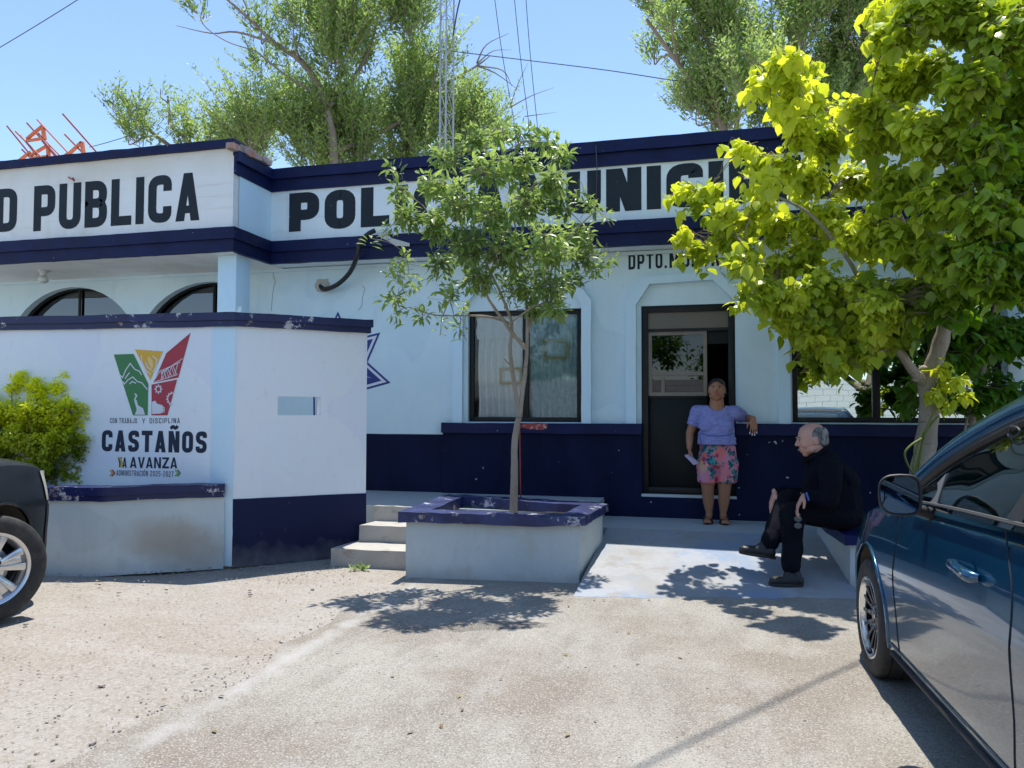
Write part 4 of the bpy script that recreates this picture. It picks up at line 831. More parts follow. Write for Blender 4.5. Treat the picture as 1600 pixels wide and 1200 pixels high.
# ---- vine on the trunk
vn = thing('climbing_vine', tuple(atd(1438, 745, 6.85)), 'yellow-green vine with looping stems climbing the trunk of the lime-green tree', 'vine')
m_vstem = mat('green_vine_stem', (.14, .17, .03), .6); v = MB()
for l in ([(1430,742,6.84),(1436,710,6.82),(1444,680,6.80),(1454,655,6.79),(1462,635,6.8),(1464,600,6.84)], [(1428,742,6.84),(1418,725,6.8),(1414,708,6.78),(1424,695,6.78),(1440,685,6.79)], [(1434,742,6.84),(1440,700,6.8),(1450,670,6.79),(1466,650,6.8)], [(1426,742,6.84),(1430,705,6.82),(1442,675,6.8)]): v.tube(smoothpts(tp3(l), 6), .009, 6)
v.build('stem', m_vstem, vn, smooth=True)
wd, _ = crown(vn, CL([(1472,575,16,6.75),(1466,610,16,6.75),(1490,595,18,6.75),(1510,610,14,6.8),(1480,630,12,6.8)]), [(tp3([(1464,600,6.84),(1470,600,6.84)]), [.008,.008])], m_lime, m_vstem, T_BROAD, .10, 26, 6, .12, up=.2, droop=.9, tint=(.3,.9), limb_r=.006, name='leaves'); wd.build('twigs', m_vstem, vn)

# ---- young tree in the centre planter
yt = thing('young_tree', tuple(onZ(802, 800, .4)), 'young tree with a thin crooked forked trunk and narrow leaves growing in the centre planter', 'tree')
D0 = 7.05
y1 = smoothpts(tp3([(803,830,D0),(803,790,D0),(804,740,D0),(804,690,D0),(811,650,D0),(815,620,D0),(820,585,D0),(823,555,D0),(824,525,D0),(822,470,D0-.05),(812,400,D0-.1),(800,320,D0-.15),(790,250,D0-.2),(785,200,D0-.2)]), 4)
r1 = [max(.006, .043-.040*(i/(len(y1)-1))**.75) for i in range(len(y1))]
y2 = smoothpts(tp3([(810,640,D0),(804,605,D0-.02),(800,575,D0-.03),(797,540,D0-.05),(800,505,D0-.1),(780,455,D0-.2),(755,400,D0-.3),(735,330,D0-.35),(725,260,D0-.35)]), 4); r2 = [.024-.019*i/(len(y2)-1) for i in range(len(y2))]
y3 = smoothpts(tp3([(822,545,D0),(800,520,D0-.08),(785,498,D0-.15),(765,470,D0-.2),(745,430,D0-.25),(700,370,D0-.3),(660,320,D0-.3)]), 4); r3 = [.020-.015*i/(len(y3)-1) for i in range(len(y3))]
y4 = smoothpts(tp3([(824,520,D0),(840,470,D0+.05),(862,420,D0+.1),(890,370,D0+.1),(930,330,D0+.1)]), 4); r4 = [.018-.013*i/(len(y4)-1) for i in range(len(y4))]
y5 = smoothpts(tp3([(795,505,D0-.1),(765,495,D0-.2),(730,493,D0-.3),(680,492,D0-.35),(640,480,D0-.4)]), 4); r5 = [.013-.009*i/(len(y5)-1) for i in range(len(y5))]
yk = MB(); PT = [(y1,r1),(y2,r2),(y3,r3),(y4,r4),(y5,r5)]
for P_, R_ in PT: yk.tube(P_, R_, 10)
yk.tube(smoothpts(tp3([(800,570,D0-.03),(793,566,D0-.05),(788,560,D0-.06)]),3), .008, 6)
roughen(yk.build('trunk', m_wood, yt, smooth=True), .004, .03)
cl = CL([(612,262,14,6.8,.7),(625,300,18,6.8,.8),(640,335,24,6.75),(610,350,14,6.75,.7),(578,372,10,6.6,.6),(632,395,16,6.7,.6),(625,425,20,6.7,.7),(612,465,18,6.65,.7),(640,440,18,6.7,.6),(660,490,16,6.7,.6),(690,500,14,6.75,.6),(718,512,12,6.7,.7),(620,490,12,6.65,.7),(700,455,22,6.75,.6),(725,480,12,6.7,.6),
 (680,285,30,6.8),(700,245,26,6.85),(740,215,26,6.9),(780,205,26,6.9),(815,205,22,6.95),(850,215,22,6.95),(870,240,24,7.0),(862,280,30,7.0),(760,260,36,6.85),(810,260,36,6.9),(720,310,36,6.75),(770,330,40,6.7),(830,320,40,6.85),(880,320,24,7.0),
 (680,350,34,6.7),(730,380,40,6.65),(790,390,42,6.7),(850,380,42,6.9),(690,410,26,6.7),(750,430,34,6.65),(820,440,38,6.8),(860,440,34,6.9),(870,480,20,6.9),(830,480,22,6.85),(905,300,16,7.05,.7),(925,318,16,7.1,.7),(945,330,12,7.1,.7),(900,360,26,7.0),(910,400,28,7.0),(935,415,18,7.05,.8),(955,402,12,7.1,.7),(895,435,22,7.0),(920,380,16,7.05,.8)])
cl = [((EYE+(c-EYE)*(1+random.uniform(-.11,.05))) if r.x > .11 else c, r, w_) for c, r, w_ in cl]
wd, _ = crown(yt, cl, PT, m_ash, m_wood2, T_NARROW, .110, 22, 8, .14, up=.45, droop=.28, spread=.85, tint=(0,1.0), limb_r=.008, twig_r=.0025, wscale=1.2)
wd.build('branches', m_wood, yt, smooth=True)
rod = MB().tube([onZ(813, 800, .42)+Vector((0,.02,0)), atd(812,660,D0+.03)], .006, 6)
tagit(rod.build('iron_stake', m_redrod, smooth=True), 'thin rusty iron rod stuck in the centre planter beside the young trunk', 'stake')

m_bglimb = mat('grey_brown_limbs', (.24, .19, .155), .9, [lay(6, .4, .7, (.32, .27, .23), .8, st=(1,1,.4))])
# ---- trees beyond the roof
def bgtree(loc, label, trunk, clumps, n, m=m_willow, ll=.15, extra=(), tn=(0,1)):
    t = thing('tree', loc, label, 'tree', 'trees behind the building'); PT = []; tb = MB()
    for l, ra, rb_ in trunk:
        P_ = smoothpts(tp3(l), 4); R_ = [.68*(ra+(rb_-ra)*i/(len(P_)-1)) for i in range(len(P_))]; PT.append((P_, R_)); tb.tube(P_, R_, 7)
    tb.build('trunk', m_bglimb, t, smooth=True)
    wd, _ = plumes(t, [(c+Vector((random.gauss(0,.1),random.gauss(0,.7),0)), r*1.12, w_) for c, r, w_ in CL(clumps, 1.15)], PT, m, m_bglimb, ll, n*1.25, 18, tn, .03)
    for l in extra: wd.tube(smoothpts(tp3(l[0]), 4), [l[1]*(1-.8*i/((len(l[0])-1)*4)) for i in range((len(l[0])-1)*4+1)], 5)
    wd.build('branches', m_bglimb, t, smooth=True); return t
d = 19.
bgtree(tuple(atd(520, 262, d))[:2]+(0,), 'tall feathery willow-like tree behind the roof centre with a dark leaning trunk', [
  ([(522,520,d),(522,262,d),(515,190,d),(500,140,d),(470,95,d),(430,68,d),(390,30,d),(350,-5,d)], .20, .04), ([(512,170,d),(560,110,d+.5),(585,50,d+.5),(600,-40,d+.5)], .10, .03), ([(520,240,d),(640,180,d+1),(680,120,d+1),(690,20,d+1)], .10, .03), ([(500,150,d),(450,120,d-.3),(400,80,d-.3)], .06, .03)],
  [(355,45,26,d,.6),(378,70,30,d,.6),(405,35,30,d,.6),(440,75,26,d,.6),(400,95,16,d,.4),(470,20,44,d,.8),(470,60,26,d,.5),(520,40,36,d,.8),(500,5,40,d),(545,15,30,d+.4,.7),(580,60,46,d+.4),(610,20,40,d+.6),(560,110,46,d+.5),(625,95,48,d+.8),(650,40,44,d+.8),(660,0,36,d+.8),(600,150,50,d+.8),(660,130,46,d+1),(690,90,28,d+1,.8),(700,150,34,d+1.2),(740,130,16,d+1.4,.6),(720,180,36,d+1.3),(760,215,34,d+1.4),(800,220,20,d+1.4,.7),(720,235,40,d+1.2),(340,225,34,d+.6),(640,190,46,d+1),(700,205,44,d+1.2),(745,185,34,d+1.4),(775,200,26,d+1.4,.7),(745,155,20,d+1.4,.6),(720,120,18,d+1.2,.6),
   (420,120,30,d,.7),(440,160,44,d),(480,130,40,d),(470,190,48,d),(430,210,44,d),(520,200,50,d),(560,190,50,d+.4),(560,240,46,d+.4),(490,240,44,d),(390,180,36,d+.5),(370,215,40,d+.5),(400,240,36,d+.5),(610,235,46,d+.8),(680,245,40,d+1),(550,70,30,d+.3,.8)], 24,
  extra=[([(430,68,d),(370,50,d),(330,52,d),(275,40,d)], .035), ([(390,30,d),(380,0,d),(350,-30,d)], .03), ([(640,170,d+1),(700,130,d+1.2),(745,103,d+1.4),(765,88,d+1.4)], .06), ([(745,98,d+1.4),(760,70,d+1.4),(795,52,d+1.4)], .025), ([(745,103,d+1.4),(785,110,d+1.4),(800,135,d+1.4)], .025), ([(745,100,d+1.4),(770,80,d+1.4),(800,78,d+1.4)], .02), ([(745,103,d+1.4),(775,115,d+1.4),(812,142,d+1.4)], .025), ([(797,165,d+1.4),(810,130,d+1.4),(825,98,d+1.4)], .02), ([(797,168,d+1.4),(830,150,d+1.4),(865,137,d+1.4)], .02), ([(820,182,d+1.4),(850,178,d+1.4),(870,175,d+1.4)], .015)])
bgtree(tuple(atd(300, 262, 21))[:2]+(0,), 'low feathery tree with separate plumes behind the left parapet', [([(300,520,21),(300,250,21),(270,200,21),(262,150,21)], .14, .04), ([(300,250,21),(230,200,21),(205,140,21)], .1, .03), ([(300,260,21),(330,200,21)], .08, .03)],
  [(202,150,13,21,.6),(212,175,18,21,.8),(228,195,22,21),(215,215,20,21),(250,215,26,21),(262,140,13,21,.6),(275,150,12,21,.6),(266,170,18,21,.8),(272,195,22,21),(300,215,28,21),(318,190,18,21,.8),(335,215,28,21),(355,195,24,21),(355,165,14,21,.6),(385,200,26,21)], 26)
bgtree(tuple(atd(1180, 262, 17))[:2]+(0,), 'tall tree with upswept limbs behind the right half of the roof, left of its twin', [([(1160,500,17),(1130,200,17),(1095,150,17),(1060,100,17),(1010,30,17)], .17, .05), ([(1120,190,17),(1125,110,17),(1090,30,17),(1080,-40,17)], .10, .04), ([(1150,200,17.4),(1165,110,17.4),(1150,20,17.4)], .08, .04)],
  [(1000,20,22,17,.6),(1012,50,24,17,.7),(1035,15,34,17),(1040,70,28,17,.8),(1060,100,30,17),(1075,45,40,17),(1090,0,40,17),(1085,130,30,17),(1095,165,32,17),(1110,90,42,17),(1120,30,42,17),(1130,140,42,17),(1125,190,34,17),(1150,70,40,17.3),(1165,120,36,17.3),(1160,170,40,17.3),(1175,30,22,17.3,.6),(1185,185,34,17.3),(1170,-20,20,17.3,.5),(1205,150,22,17.3,.7)], 26, ll=.15)
bgtree(tuple(atd(1330, 262, 17.5))[:2]+(0,), 'tall narrow-leaved tree behind the roof, partly hidden by the lime-green tree', [([(1300,500,17.5),(1262,200,17.5),(1240,80,17.5),(1215,0,17.5)], .15, .05), ([(1345,500,17.6),(1345,150,17.6),(1352,50,17.6),(1370,-50,17.6)], .12, .05)],
  [(1200,15,24,17.5,.7),(1225,30,36,17.5),(1215,70,24,17.5,.7),(1245,-5,40,17.5),(1255,60,40,17.5),(1262,110,40,17.5),(1290,20,44,17.6),(1300,80,46,17.6),(1270,160,40,17.5),(1320,140,44,17.6),(1340,40,44,17.6),(1345,100,44,17.6),(1330,0,44,17.6),(1350,170,40,17.6),(1400,60,50,17.6),(1400,150,50,17.6),(1300,190,36,17.5),(1240,185,30,17.5),(1370,-10,50,17.6)], 26, ll=.15)
# ---- lime bush and ground cover in the left planter
bs = thing('lime_bush', (-6.2, 5.95, .70), 'round bush with bright yellow-green top leaves in the left planter, partly hiding the big lettering', 'bush')
db = 7.55
sb = [(atd(70, 760, db), atd(75, 680, db))]; Pb = [([sb[0][0], sb[0][1]], [.03, .015])]
cl = CL([(105,585,10,db,.8),(30,592,14,db,.8),(20,605,12,db,.8),(60,605,22,db),(95,605,18,db),(125,625,20,db+.05),(143,620,12,db+.05,.8),(60,640,34,db-.1),(20,640,24,db),(0,650,26,db),(100,645,34,db-.05),(135,655,24,db+.05),(148,675,14,db+.1),(140,640,22,db),(138,690,26,db),(150,655,16,db),(120,660,30,db),(145,705,18,db),(118,735,26,db),(40,680,38,db-.1),(85,690,40,db-.1),(125,700,34,db),(148,710,14,db+.05),(60,730,36,db-.1),(100,740,26,db),(0,700,36,db),(-40,680,44,db),(-50,730,44,db),(0,740,36,db),(-30,640,36,db)])
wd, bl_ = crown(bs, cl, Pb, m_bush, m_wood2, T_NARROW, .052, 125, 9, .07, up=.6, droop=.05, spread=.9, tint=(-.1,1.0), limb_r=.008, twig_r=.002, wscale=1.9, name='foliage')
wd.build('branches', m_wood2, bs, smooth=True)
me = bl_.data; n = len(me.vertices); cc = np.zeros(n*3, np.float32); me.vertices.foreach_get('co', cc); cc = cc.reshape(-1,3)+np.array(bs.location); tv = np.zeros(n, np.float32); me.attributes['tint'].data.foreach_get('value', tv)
# leaf tint runs from yellow at the upper left to dark green lower right
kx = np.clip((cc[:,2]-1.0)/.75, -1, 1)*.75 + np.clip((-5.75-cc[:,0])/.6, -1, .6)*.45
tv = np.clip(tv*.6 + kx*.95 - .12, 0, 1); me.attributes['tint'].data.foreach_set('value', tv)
def scatter_plants(name, spots, h, k, m, label, cat, kind=None, wsc=1., tpl=T_NARROW, lean=.8):
    pos, ax, nr, ln, tn = [], [], [], [], []
    for p, s in spots:
        for i in range(k):
            a = rng.random()*6.283; dd = np.array([math.cos(a)*lean*rng.random(), math.sin(a)*lean*rng.random(), 1.]); pos.append(np.array(p)+np.array([rng.normal(0,.02), rng.normal(0,.02), 0])); ax.append(dd); nr.append(np.array([math.cos(a)*-1, math.sin(a)*-1, .6])); ln.append(h*s*(.5+.7*rng.random())); tn.append(rng.random())
    o = leaves(name, m, np.array(pos), np.array(ax), np.array(nr), np.array(ln), np.array(tn), tpl, None, wsc); return tagit(o, label, cat, None, kind)
sp = []
for i in range(330):
    t = rng.random(); x = 75+215*t + rng.normal(0, 3); p = onZ(x, 757-7*rng.random(), .705); sp.append((tuple(p), .6+.6*rng.random()))
sp = [q for q in sp if q[0][1] < 6.25]
for i in range(60): p = onZ(215+70*rng.random(), 752-4*rng.random(), .705); sp.append((tuple(p), 1.0))
scatter_plants('ground_cover', sp, .055, 9, m_grass, 'low pale green ground cover along the rim of the left planter', 'ground cover', 'stuff', 2.0, T_NARROW, 1.6)
scatter_plants('grass_tuft', [(tuple(onZ(86, 882, 0)), 1)], .42, 9, leafmat('dry_grass', (.10,.13,.06), (.20,.2,.1), .2, .6), 'thin dark grass blades beside the front wheel of the black car', 'grass', None, .22, T_NARROW, .6)
scatter_plants('weed', [(tuple(onZ(562+8*k, 891, 0)), .8) for k in (-1,0,.6,1)], .10, 9, m_grass, 'small green weed at the foot of the bottom step', 'weed', None, .7, T_NARROW, 1.8)
# trees over the far wall, mirrored in the right window
for k, (x, y, s) in enumerate(((6.5,-14,1.2),(1.5,-15,1.35),(-4,-14.5,1.1),(11,-14.5,1.2))):
    t = thing('tree', (x, y, 0), ['broad dark tree beyond the street wall, second from the right in the mirrored row', 'tallest dark tree beyond the street wall in the mirrored row', 'leftmost dark tree beyond the street wall in the mirrored row', 'rightmost dark tree beyond the street wall in the mirrored row'][k], 'tree', 'trees across the street')
    P_ = [Vector((x,y,0)), Vector((x+.1,y,1.5)), Vector((x,y,3.2*s))]; R_ = [.22,.16,.08]; MB().tube(P_, R_, 8).build('trunk', m_wood2, t, smooth=True)
    cls = [(Vector((x+rng.normal(0,1.1)*s, y+rng.normal(0,.8)*s, (3.6+rng.normal(0,.9))*s)), Vector((1,1,.85))*s, 3.0) for _ in range(12)]
    wd, _ = crown(t, cls, [(P_,R_)], m_dkleaf, m_wood2, T_TINY, .3, 24, 9, .5, up=.5, droop=.3, tint=(0,1), limb_r=.06, wscale=1.6, twig_r=.01); wd.build('branches', m_wood2, t)

# ============================================================ TOWER, WIRES, SCAFFOLD
tw = thing('radio_mast', tuple(atd(697, 250, 17.4))[:2]+(0,), 'slim galvanised lattice radio mast rising behind the willow-like tree', 'mast')
tc = atd(697, 250, 17.4); tg = MB(); br = MB(); tops = []
legs = [Vector((tc.x+.175*math.cos(a), tc.y+.175*math.sin(a), 0)) for a in (R(-75), R(165), R(45))]
for l in legs: tg.tube([l, l+Vector((0,0,22))], .022, 6)
zz = 0; k = 0
while zz < 21.5:
    for i in range(3):
        a, b_ = legs[i], legs[(i+1) % 3]; br.tube([a+Vector((0,0,zz)), b_+Vector((0,0,zz))], .008, 4); br.tube([a+Vector((0,0,zz)), b_+Vector((0,0,zz+.55))], .008, 4)
    zz += .55
tg.build('mast_leg', m_steel, tw, smooth=True); br.build('lattice_bracing', m_steel, tw)
def wire(pts, r, name, label, cat, group=None, m=m_wire): return tagit(MB().tube(smoothpts(pts, 8), r, 5).build(name, m, None, smooth=True, loc=tuple(pts[0])), label, cat, group)
G_ = 'guy wires of the mast'
wire([atd(768,-40,20), atd(784,80,20), atd(803,190,20), atd(806,240,20)], .010, 'guy_wire', 'leftmost of the three steep guy wires in the sky right of the mast', 'wire', G_)
wire([atd(800,-40,20), atd(812,80,20), atd(827,200,20), atd(832,250,20)], .010, 'guy_wire', 'middle of the three steep guy wires in the sky right of the mast', 'wire', G_)
wire([atd(819,-40,20), atd(828,80,20), atd(840,200,20), atd(845,250,20)], .010, 'guy_wire', 'rightmost of the three steep guy wires in the sky right of the mast', 'wire', G_)
wire([atd(706,80,17.4), atd(830,95,19), atd(950,110,18), atd(1062,127,17.2), atd(1170,140,16.6)], .011, 'overhead_wire', 'thin wire running from the mast across the sky to the right trees', 'wire')
wire([atd(690,80,17.5), atd(680,85,17.8), atd(664,97,18.2)], .008, 'overhead_wire', 'short thin wire from the mast into the willow-like tree', 'wire')
wire([atd(-20,86,14), atd(60,38,14), atd(140,-12,14)], .008, 'overhead_wire', 'thin wire crossing the top left corner of the sky', 'wire')
wire([atd(140,230,20), atd(170,222,20), atd(206,211,20)], .010, 'overhead_wire', 'thin wire between the orange frames and the low tree behind the left parapet', 'wire')
wire([atd(724,-20,17.3), atd(715,15,17.3), atd(708,55,17.3)], .018, 'mast_cable', 'slack cable hanging off the right side of the mast', 'cable')
# cable overhead whose shadow crosses the slab
def up_from(px, py, z): p = onZ(px, py, 0); return p + TOSUN*(z/TOSUN.z)
wire([up_from(880,1290,7.2), up_from(1010,1200,7.0), up_from(1180,1115,6.9), up_from(1340,1040,6.9), up_from(1480,985,7.0)], .013, 'overhead_cable', 'thick cable strung above the forecourt that casts the diagonal shadow line', 'cable')
# orange steel frames on the left roof
def ctr(x, y): return onY(x, y, 10.2)
FR = [([((98,178),(165,254)),((101,210),(140,250))], [((128,222),(104,244),.035),((128,222),(131,243),.05)]),
      ([((38,178),(105,250)),((4,197),(62,256)),((40,200),(92,254)),((46,212),(74,245))], [((46,189),(22,209),.035),((47,189),(50,210),.05),((22,212),(50,208),.035),((88,232),(68,246),.035),((86,232),(90,246),.05)]),
      ([((2,175),(60,240)),((-8,195),(35,250)),((-6,218),(32,256)),((-30,180),(12,232))], [((34,212),(8,228),.035),((36,212),(37,230),.05),((8,232),(38,229),.035),((8,222),(-10,236),.035),((0,244),(20,240),.04)])]
LB3 = ['rightmost small orange steel frame with red rods above the left parapet', 'tall orange steel frame with long red rods, middle of the three above the left parapet', 'orange steel frame cut by the left picture edge, above the parapet']
for k, (rods, bars) in enumerate(FR):
    base = ctr(*rods[0][1]); s = thing('scaffold_frame', (base.x, base.y, 4.36), LB3[k], 'scaffold', 'orange steel frames on the roof'); a = MB(); b_ = MB(); oy = Vector((0, .25*k, 0))
    for p, q in rods: 
        P0, P1 = ctr(*p)+oy, ctr(*q)+oy; d_ = (P1-P0); 
        if P1.z > 4.36: P1 = P0+d_*((P0.z-4.36)/(P0.z-P1.z))
        a.tube([P0, P1], .014, 6)
    for p, q, wd_ in bars: b_.bar(ctr(*p)+oy, ctr(*q)+oy, .05, wd_)
    a.build('rod', m_redrod, s, smooth=True); b_.build('angle_brace', m_orange, s)

# loose gravel
pebs = MB(); bm = bmesh.new(); bmesh.ops.create_icosphere(bm, subdivisions=1, radius=1); bv = [v.co.copy() for v in bm.verts]; bf = [tuple(v.index for v in f.verts) for f in bm.faces]; bm.free()
def peb(x, y, s): 
    q = Matrix.Rotation(random.random()*6.28, 3, 'Z'); sc = Vector((s*random.uniform(.7,1.5), s*random.uniform(.7,1.1), s*random.uniform(.35,.6)))
    pebs.add([q @ Vector((v.x*sc.x, v.y*sc.y, v.z*sc.z)) + Vector((x, y, s*.05)) for v in bv], bf)
for i in range(1700):
    r = random.random()
    if r < .5: p = onZ(random.uniform(60,560), 880+abs(random.gauss(0,16)), 0)
    elif r < .8: p = onZ(random.uniform(0,640), random.uniform(905,1200), 0)
    else: 
        t = random.random(); p = onZ(105+515*t+random.gauss(0,14), 1200-285*t+random.gauss(0,8), 0)
    if p.y > 7.0 or (p.x > -2.35): continue
    peb(p.x, p.y, random.choice((.003,.004,.005,.006,.008)) if random.random() < .985 else .018)
m_peb = mat('mixed_gravel', (.27,.24,.205), .9, [dict(kind='vcol', scale=14, lo=.2, hi=1, col=(.44,.42,.38), fac=.9), dict(kind='vcol', scale=11, lo=.75, hi=1, col=(.17,.16,.15), fac=.8)])
tagit(pebs.build('loose_gravel', m_peb), 'loose grey gravel scattered along the wall foot and slab edge', 'gravel', None, 'stuff')
for k in range(1):
    st_ = MB(); 
    for i in range(26):
        p = onZ(random.uniform(700,1320), random.uniform(960,1190), .012); s = random.uniform(.004,.009); q = Vector((s,s*.7,s*.4)); 
        pebs2 = st_.add([Vector((v.x*q.x, v.y*q.y, v.z*q.z))+p for v in bv], bf)
    tagit(st_.build('grit', mat('dark_grit', (.08,.075,.07), .9)), 'small dark bits of grit scattered on the concrete slab', 'grit', None, 'stuff')

# dry leaves blown against the planters and over the slab
pp_ = []
for i in range(75):
    u_ = random.random()
    if u_ < .45: p = onZ(random.uniform(560,1300), 912+abs(random.gauss(0,28)), .016)
    elif u_ < .65: p = onZ(random.uniform(60,520), 885+abs(random.gauss(0,14)), .004)
    else: p = onZ(random.uniform(250,1300), random.uniform(930,1190), .016)
    if p.y < 6.2: pp_.append(tuple(p))
N_ = len(pp_); an = rng.random(N_)*6.28; P0 = np.array(pp_)+np.array([0,0,.006])
o_ = leaves('fallen_leaves', leafmat('dry_leaf_litter', (.16,.10,.05), (.30,.26,.10), .1, .7), P0, np.stack([np.cos(an), np.sin(an), rng.normal(0,.12,N_)],1), np.stack([rng.normal(0,.2,N_), rng.normal(0,.2,N_), np.ones(N_)],1), .022+.022*rng.random(N_), rng.random(N_), T_NARROW, None, 1.5)
tagit(o_, 'small dry leaves scattered over the slab and along the planter feet', 'leaf litter', None, 'stuff')

# ============================================================ CARS
def lerp(a, b, t): return a+(b-a)*t
def interp(x, tab):      # monotone cubic
    n = len(tab)
    if x <= tab[0][0]: return tab[0][1]
    if x >= tab[-1][0]: return tab[-1][1]
    i = max(k for k in range(n-1) if tab[k][0] <= x)
    def sl(k): return (tab[k+1][1]-tab[k][1])/(tab[k+1][0]-tab[k][0])
    def tn(k):
        if k == 0: return sl(0)
        if k == n-1: return sl(n-2)
        a, b = sl(k-1), sl(k)
        return 0 if a*b <= 0 else 2*a*b/(a+b)
    h = tab[i+1][0]-tab[i][0]; t = (x-tab[i][0])/h; m0, m1 = tn(i)*h, tn(i+1)*h
    return (2*t**3-3*t*t+1)*tab[i][1]+(t**3-2*t*t+t)*m0+(-2*t**3+3*t*t)*tab[i+1][1]+(t**3-t*t)*m1
def rotpts(pts, o, a):
    return pts
class Car:
    def __init__(s, hw, x0, x1, top, plan, belt, zb=.20):
        s.hw, s.x0, s.x1, s.top, s.plan, s.belt, s.zb = hw, x0, x1, top, plan, belt, zb
    def T(s, x): return interp(x, s.top)
    def W(s, x): return s.hw*interp(x, s.plan)
    def side(s, x, z):      # half width on the flank
        t = s.T(x)-.09; k = (z-s.zb)/max(.2, t-s.zb)
        f = interp(k, [(0,.955),(.08,.975),(.2,.985),(.35,.988),(.5,.996),(.62,1.0),(.72,.992),(.85,.975),(1.0,.945)])
        return s.W(x)*f
    def section(s, x):
        t = s.T(x); zt = t-.09; pts = [(0, s.zb+.02), (s.W(x)*.7, s.zb), (s.side(x, s.zb)-.01, s.zb)]
        for i in range(1, 15): z = lerp(s.zb, zt, i/14); pts.append((s.side(x, z), z))
        w0 = s.side(x, zt)
        for i in range(1, 10):
            a = R(10*i); pts.append((w0*(math.cos(a)**.55 if i < 9 else 0), zt+.09*math.sin(a)**.75+.03*(1-(math.cos(a)**.55 if i < 9 else 0))))
        return pts
def wheel(parent, x, y, r, rr, wdt, m_tyre, m_rim, kind, side, steer=0, m_hub=None):
    e = bpy.data.objects.new('wheel', None); COL.objects.link(e); e.parent = parent; e.location = (x, y, r); e.rotation_euler = (0, 0, steer + (math.pi if side < 0 else 0)); e.empty_display_size = .1
    # local: axle along +y (outer face at +y)
    def ring(prof, seg=64):
        g = MB(); n = len(prof)
        for k in range(seg):
            a = 2*math.pi*k/seg
            for (rad, yy) in prof: g.v.append(Vector((rad*math.cos(a), yy, rad*math.sin(a))))
        for k in range(seg):
            for i in range(n-1): a = k*n+i; b = ((k+1) % seg)*n+i; g.f.append((a, b, b+1, a+1))
        return g
    h = wdt/2
    ty = ring([(rr-.012,-h*.8),(rr+.01,-h*.98),(r-.045,-h),(r-.014,-h*.93),(r-.002,-h*.78),(r-.002,-h*.40),(r-.010,-h*.38),(r-.010,-h*.34),(r,-h*.32),(r,h*.32),(r-.010,h*.34),(r-.010,h*.38),(r-.002,h*.40),(r-.002,h*.78),(r-.014,h*.93),(r-.045,h),(r-.06,h*1.01),(rr+.018,h*.99),(rr+.006,h*.93),(rr-.012,h*.8)])
    ty.build('tyre', m_tyre, e, smooth=True, local=True)
    rim = ring([(rr-.02,-h*.8),(rr-.03,-h*.3),(rr-.045,h*.2),(rr-.04,h*.6),(rr-.022,h*.80),(rr-.014,h*.92),(rr+.004,h*.96),(rr+.008,h*.90)])
    if kind == 'multi':
        rim = ring([(rr-.045,h*.2),(rr-.040,h*.72),(rr-.022,h*.80),(rr-.014,h*.92),(rr+.004,h*.96),(rr+.008,h*.90)]); ring([(rr-.02,-h*.8),(rr-.03,-h*.3),(rr-.046,h*.2),(rr-.044,h*.66)]).build('rim_barrel', m_hub, e, smooth=True, local=True)
    ro = rim.build('rim', m_rim, e, smooth=True, local=True)
    bk = ring([(0.0,-h*.35),(rr-.03,-h*.35)], 32); bk.build('brake_shadow_plate', m_black, e, local=True)
    sp = MB()
    if kind == 'multi':
        n = 14
        for k in range(n):
            a = 2*math.pi*k/n; c, s_ = math.cos(a), math.sin(a); p0 = Vector((c*.055, h*.52, s_*.055)); p1 = Vector((c*(rr-.03), h*.80, s_*(rr-.03)))
            tn = Vector((-s_, 0, c)); sp.add([p0-tn*.012, p0+tn*.012, p1+tn*.010, p1-tn*.010]+[q-Vector((0,.03,0)) for q in (p0-tn*.012, p0+tn*.012, p1+tn*.010, p1-tn*.010)], [(0,1,2,3),(7,6,5,4),(0,4,5,1),(1,5,6,2),(2,6,7,3),(3,7,4,0)])
        sp.build('spokes', m_hub, e, local=True, bevel=.003)
        g = ring([(0,h*.66),(.03,h*.66),(.075,h*.58),(.085,h*.40)], 32); g.build('hub', m_hub, e, smooth=True, local=True)
        bo = MB()
        for k in range(5): a = 2*math.pi*k/5+.3; q = Vector((.062*math.cos(a), 0, .062*math.sin(a))); bo.tube([q+Vector((0,h*.45,0)), q+Vector((0,h*.76,0))], .0115, 8)
        bo.build('wheel_nuts', m_rim, e, local=True, smooth=True)
    else:
        n = 5
        for k in range(n):
            a = 2*math.pi*k/n+.42; c, s_ = math.cos(a), math.sin(a); tn = Vector((-s_, 0, c)); er = Vector((c, 0, s_)); Y = Vector((0,1,0))
            for q in (-1, 1):
                P = [er*.05+tn*.030*q+Y*h*.62, er*.05+tn*.004*q+Y*h*.66, er*(rr-.025)+tn*.030*q+Y*h*.84, er*(rr-.025)+tn*.088*q+Y*h*.80]
                sp.add(P+[p-Y*.045 for p in P], [(0,1,2,3),(7,6,5,4),(0,4,5,1),(1,5,6,2),(2,6,7,3),(3,7,4,0)])
            P = [er*.05-tn*.028+Y*h*.58, er*.05+tn*.028+Y*h*.58, er*(rr-.04)+tn*.03+Y*h*.68, er*(rr-.04)-tn*.03+Y*h*.68]
            sp.add(P+[p-Y*.03 for p in P], [(0,1,2,3),(7,6,5,4),(0,4,5,1),(1,5,6,2),(2,6,7,3),(3,7,4,0)])
        sp.build('spokes', m_rim, e, local=True, bevel=.006)
        g = ring([(0,h*.70),(.035,h*.70),(.04,h*.64),(.10,h*.60),(.11,h*.40)], 32); g.build('hub', m_rim, e, smooth=True, local=True)
        bo = MB()
        for k in range(5): a = 2*math.pi*k/5+.1; q = Vector((.07*math.cos(a), 0, .07*math.sin(a))); bo.tube([q+Vector((0,h*.45,0)), q+Vector((0,h*.68,0))], .013, 8)
        bo.build('wheel_nuts', m_black, e, local=True, smooth=True)
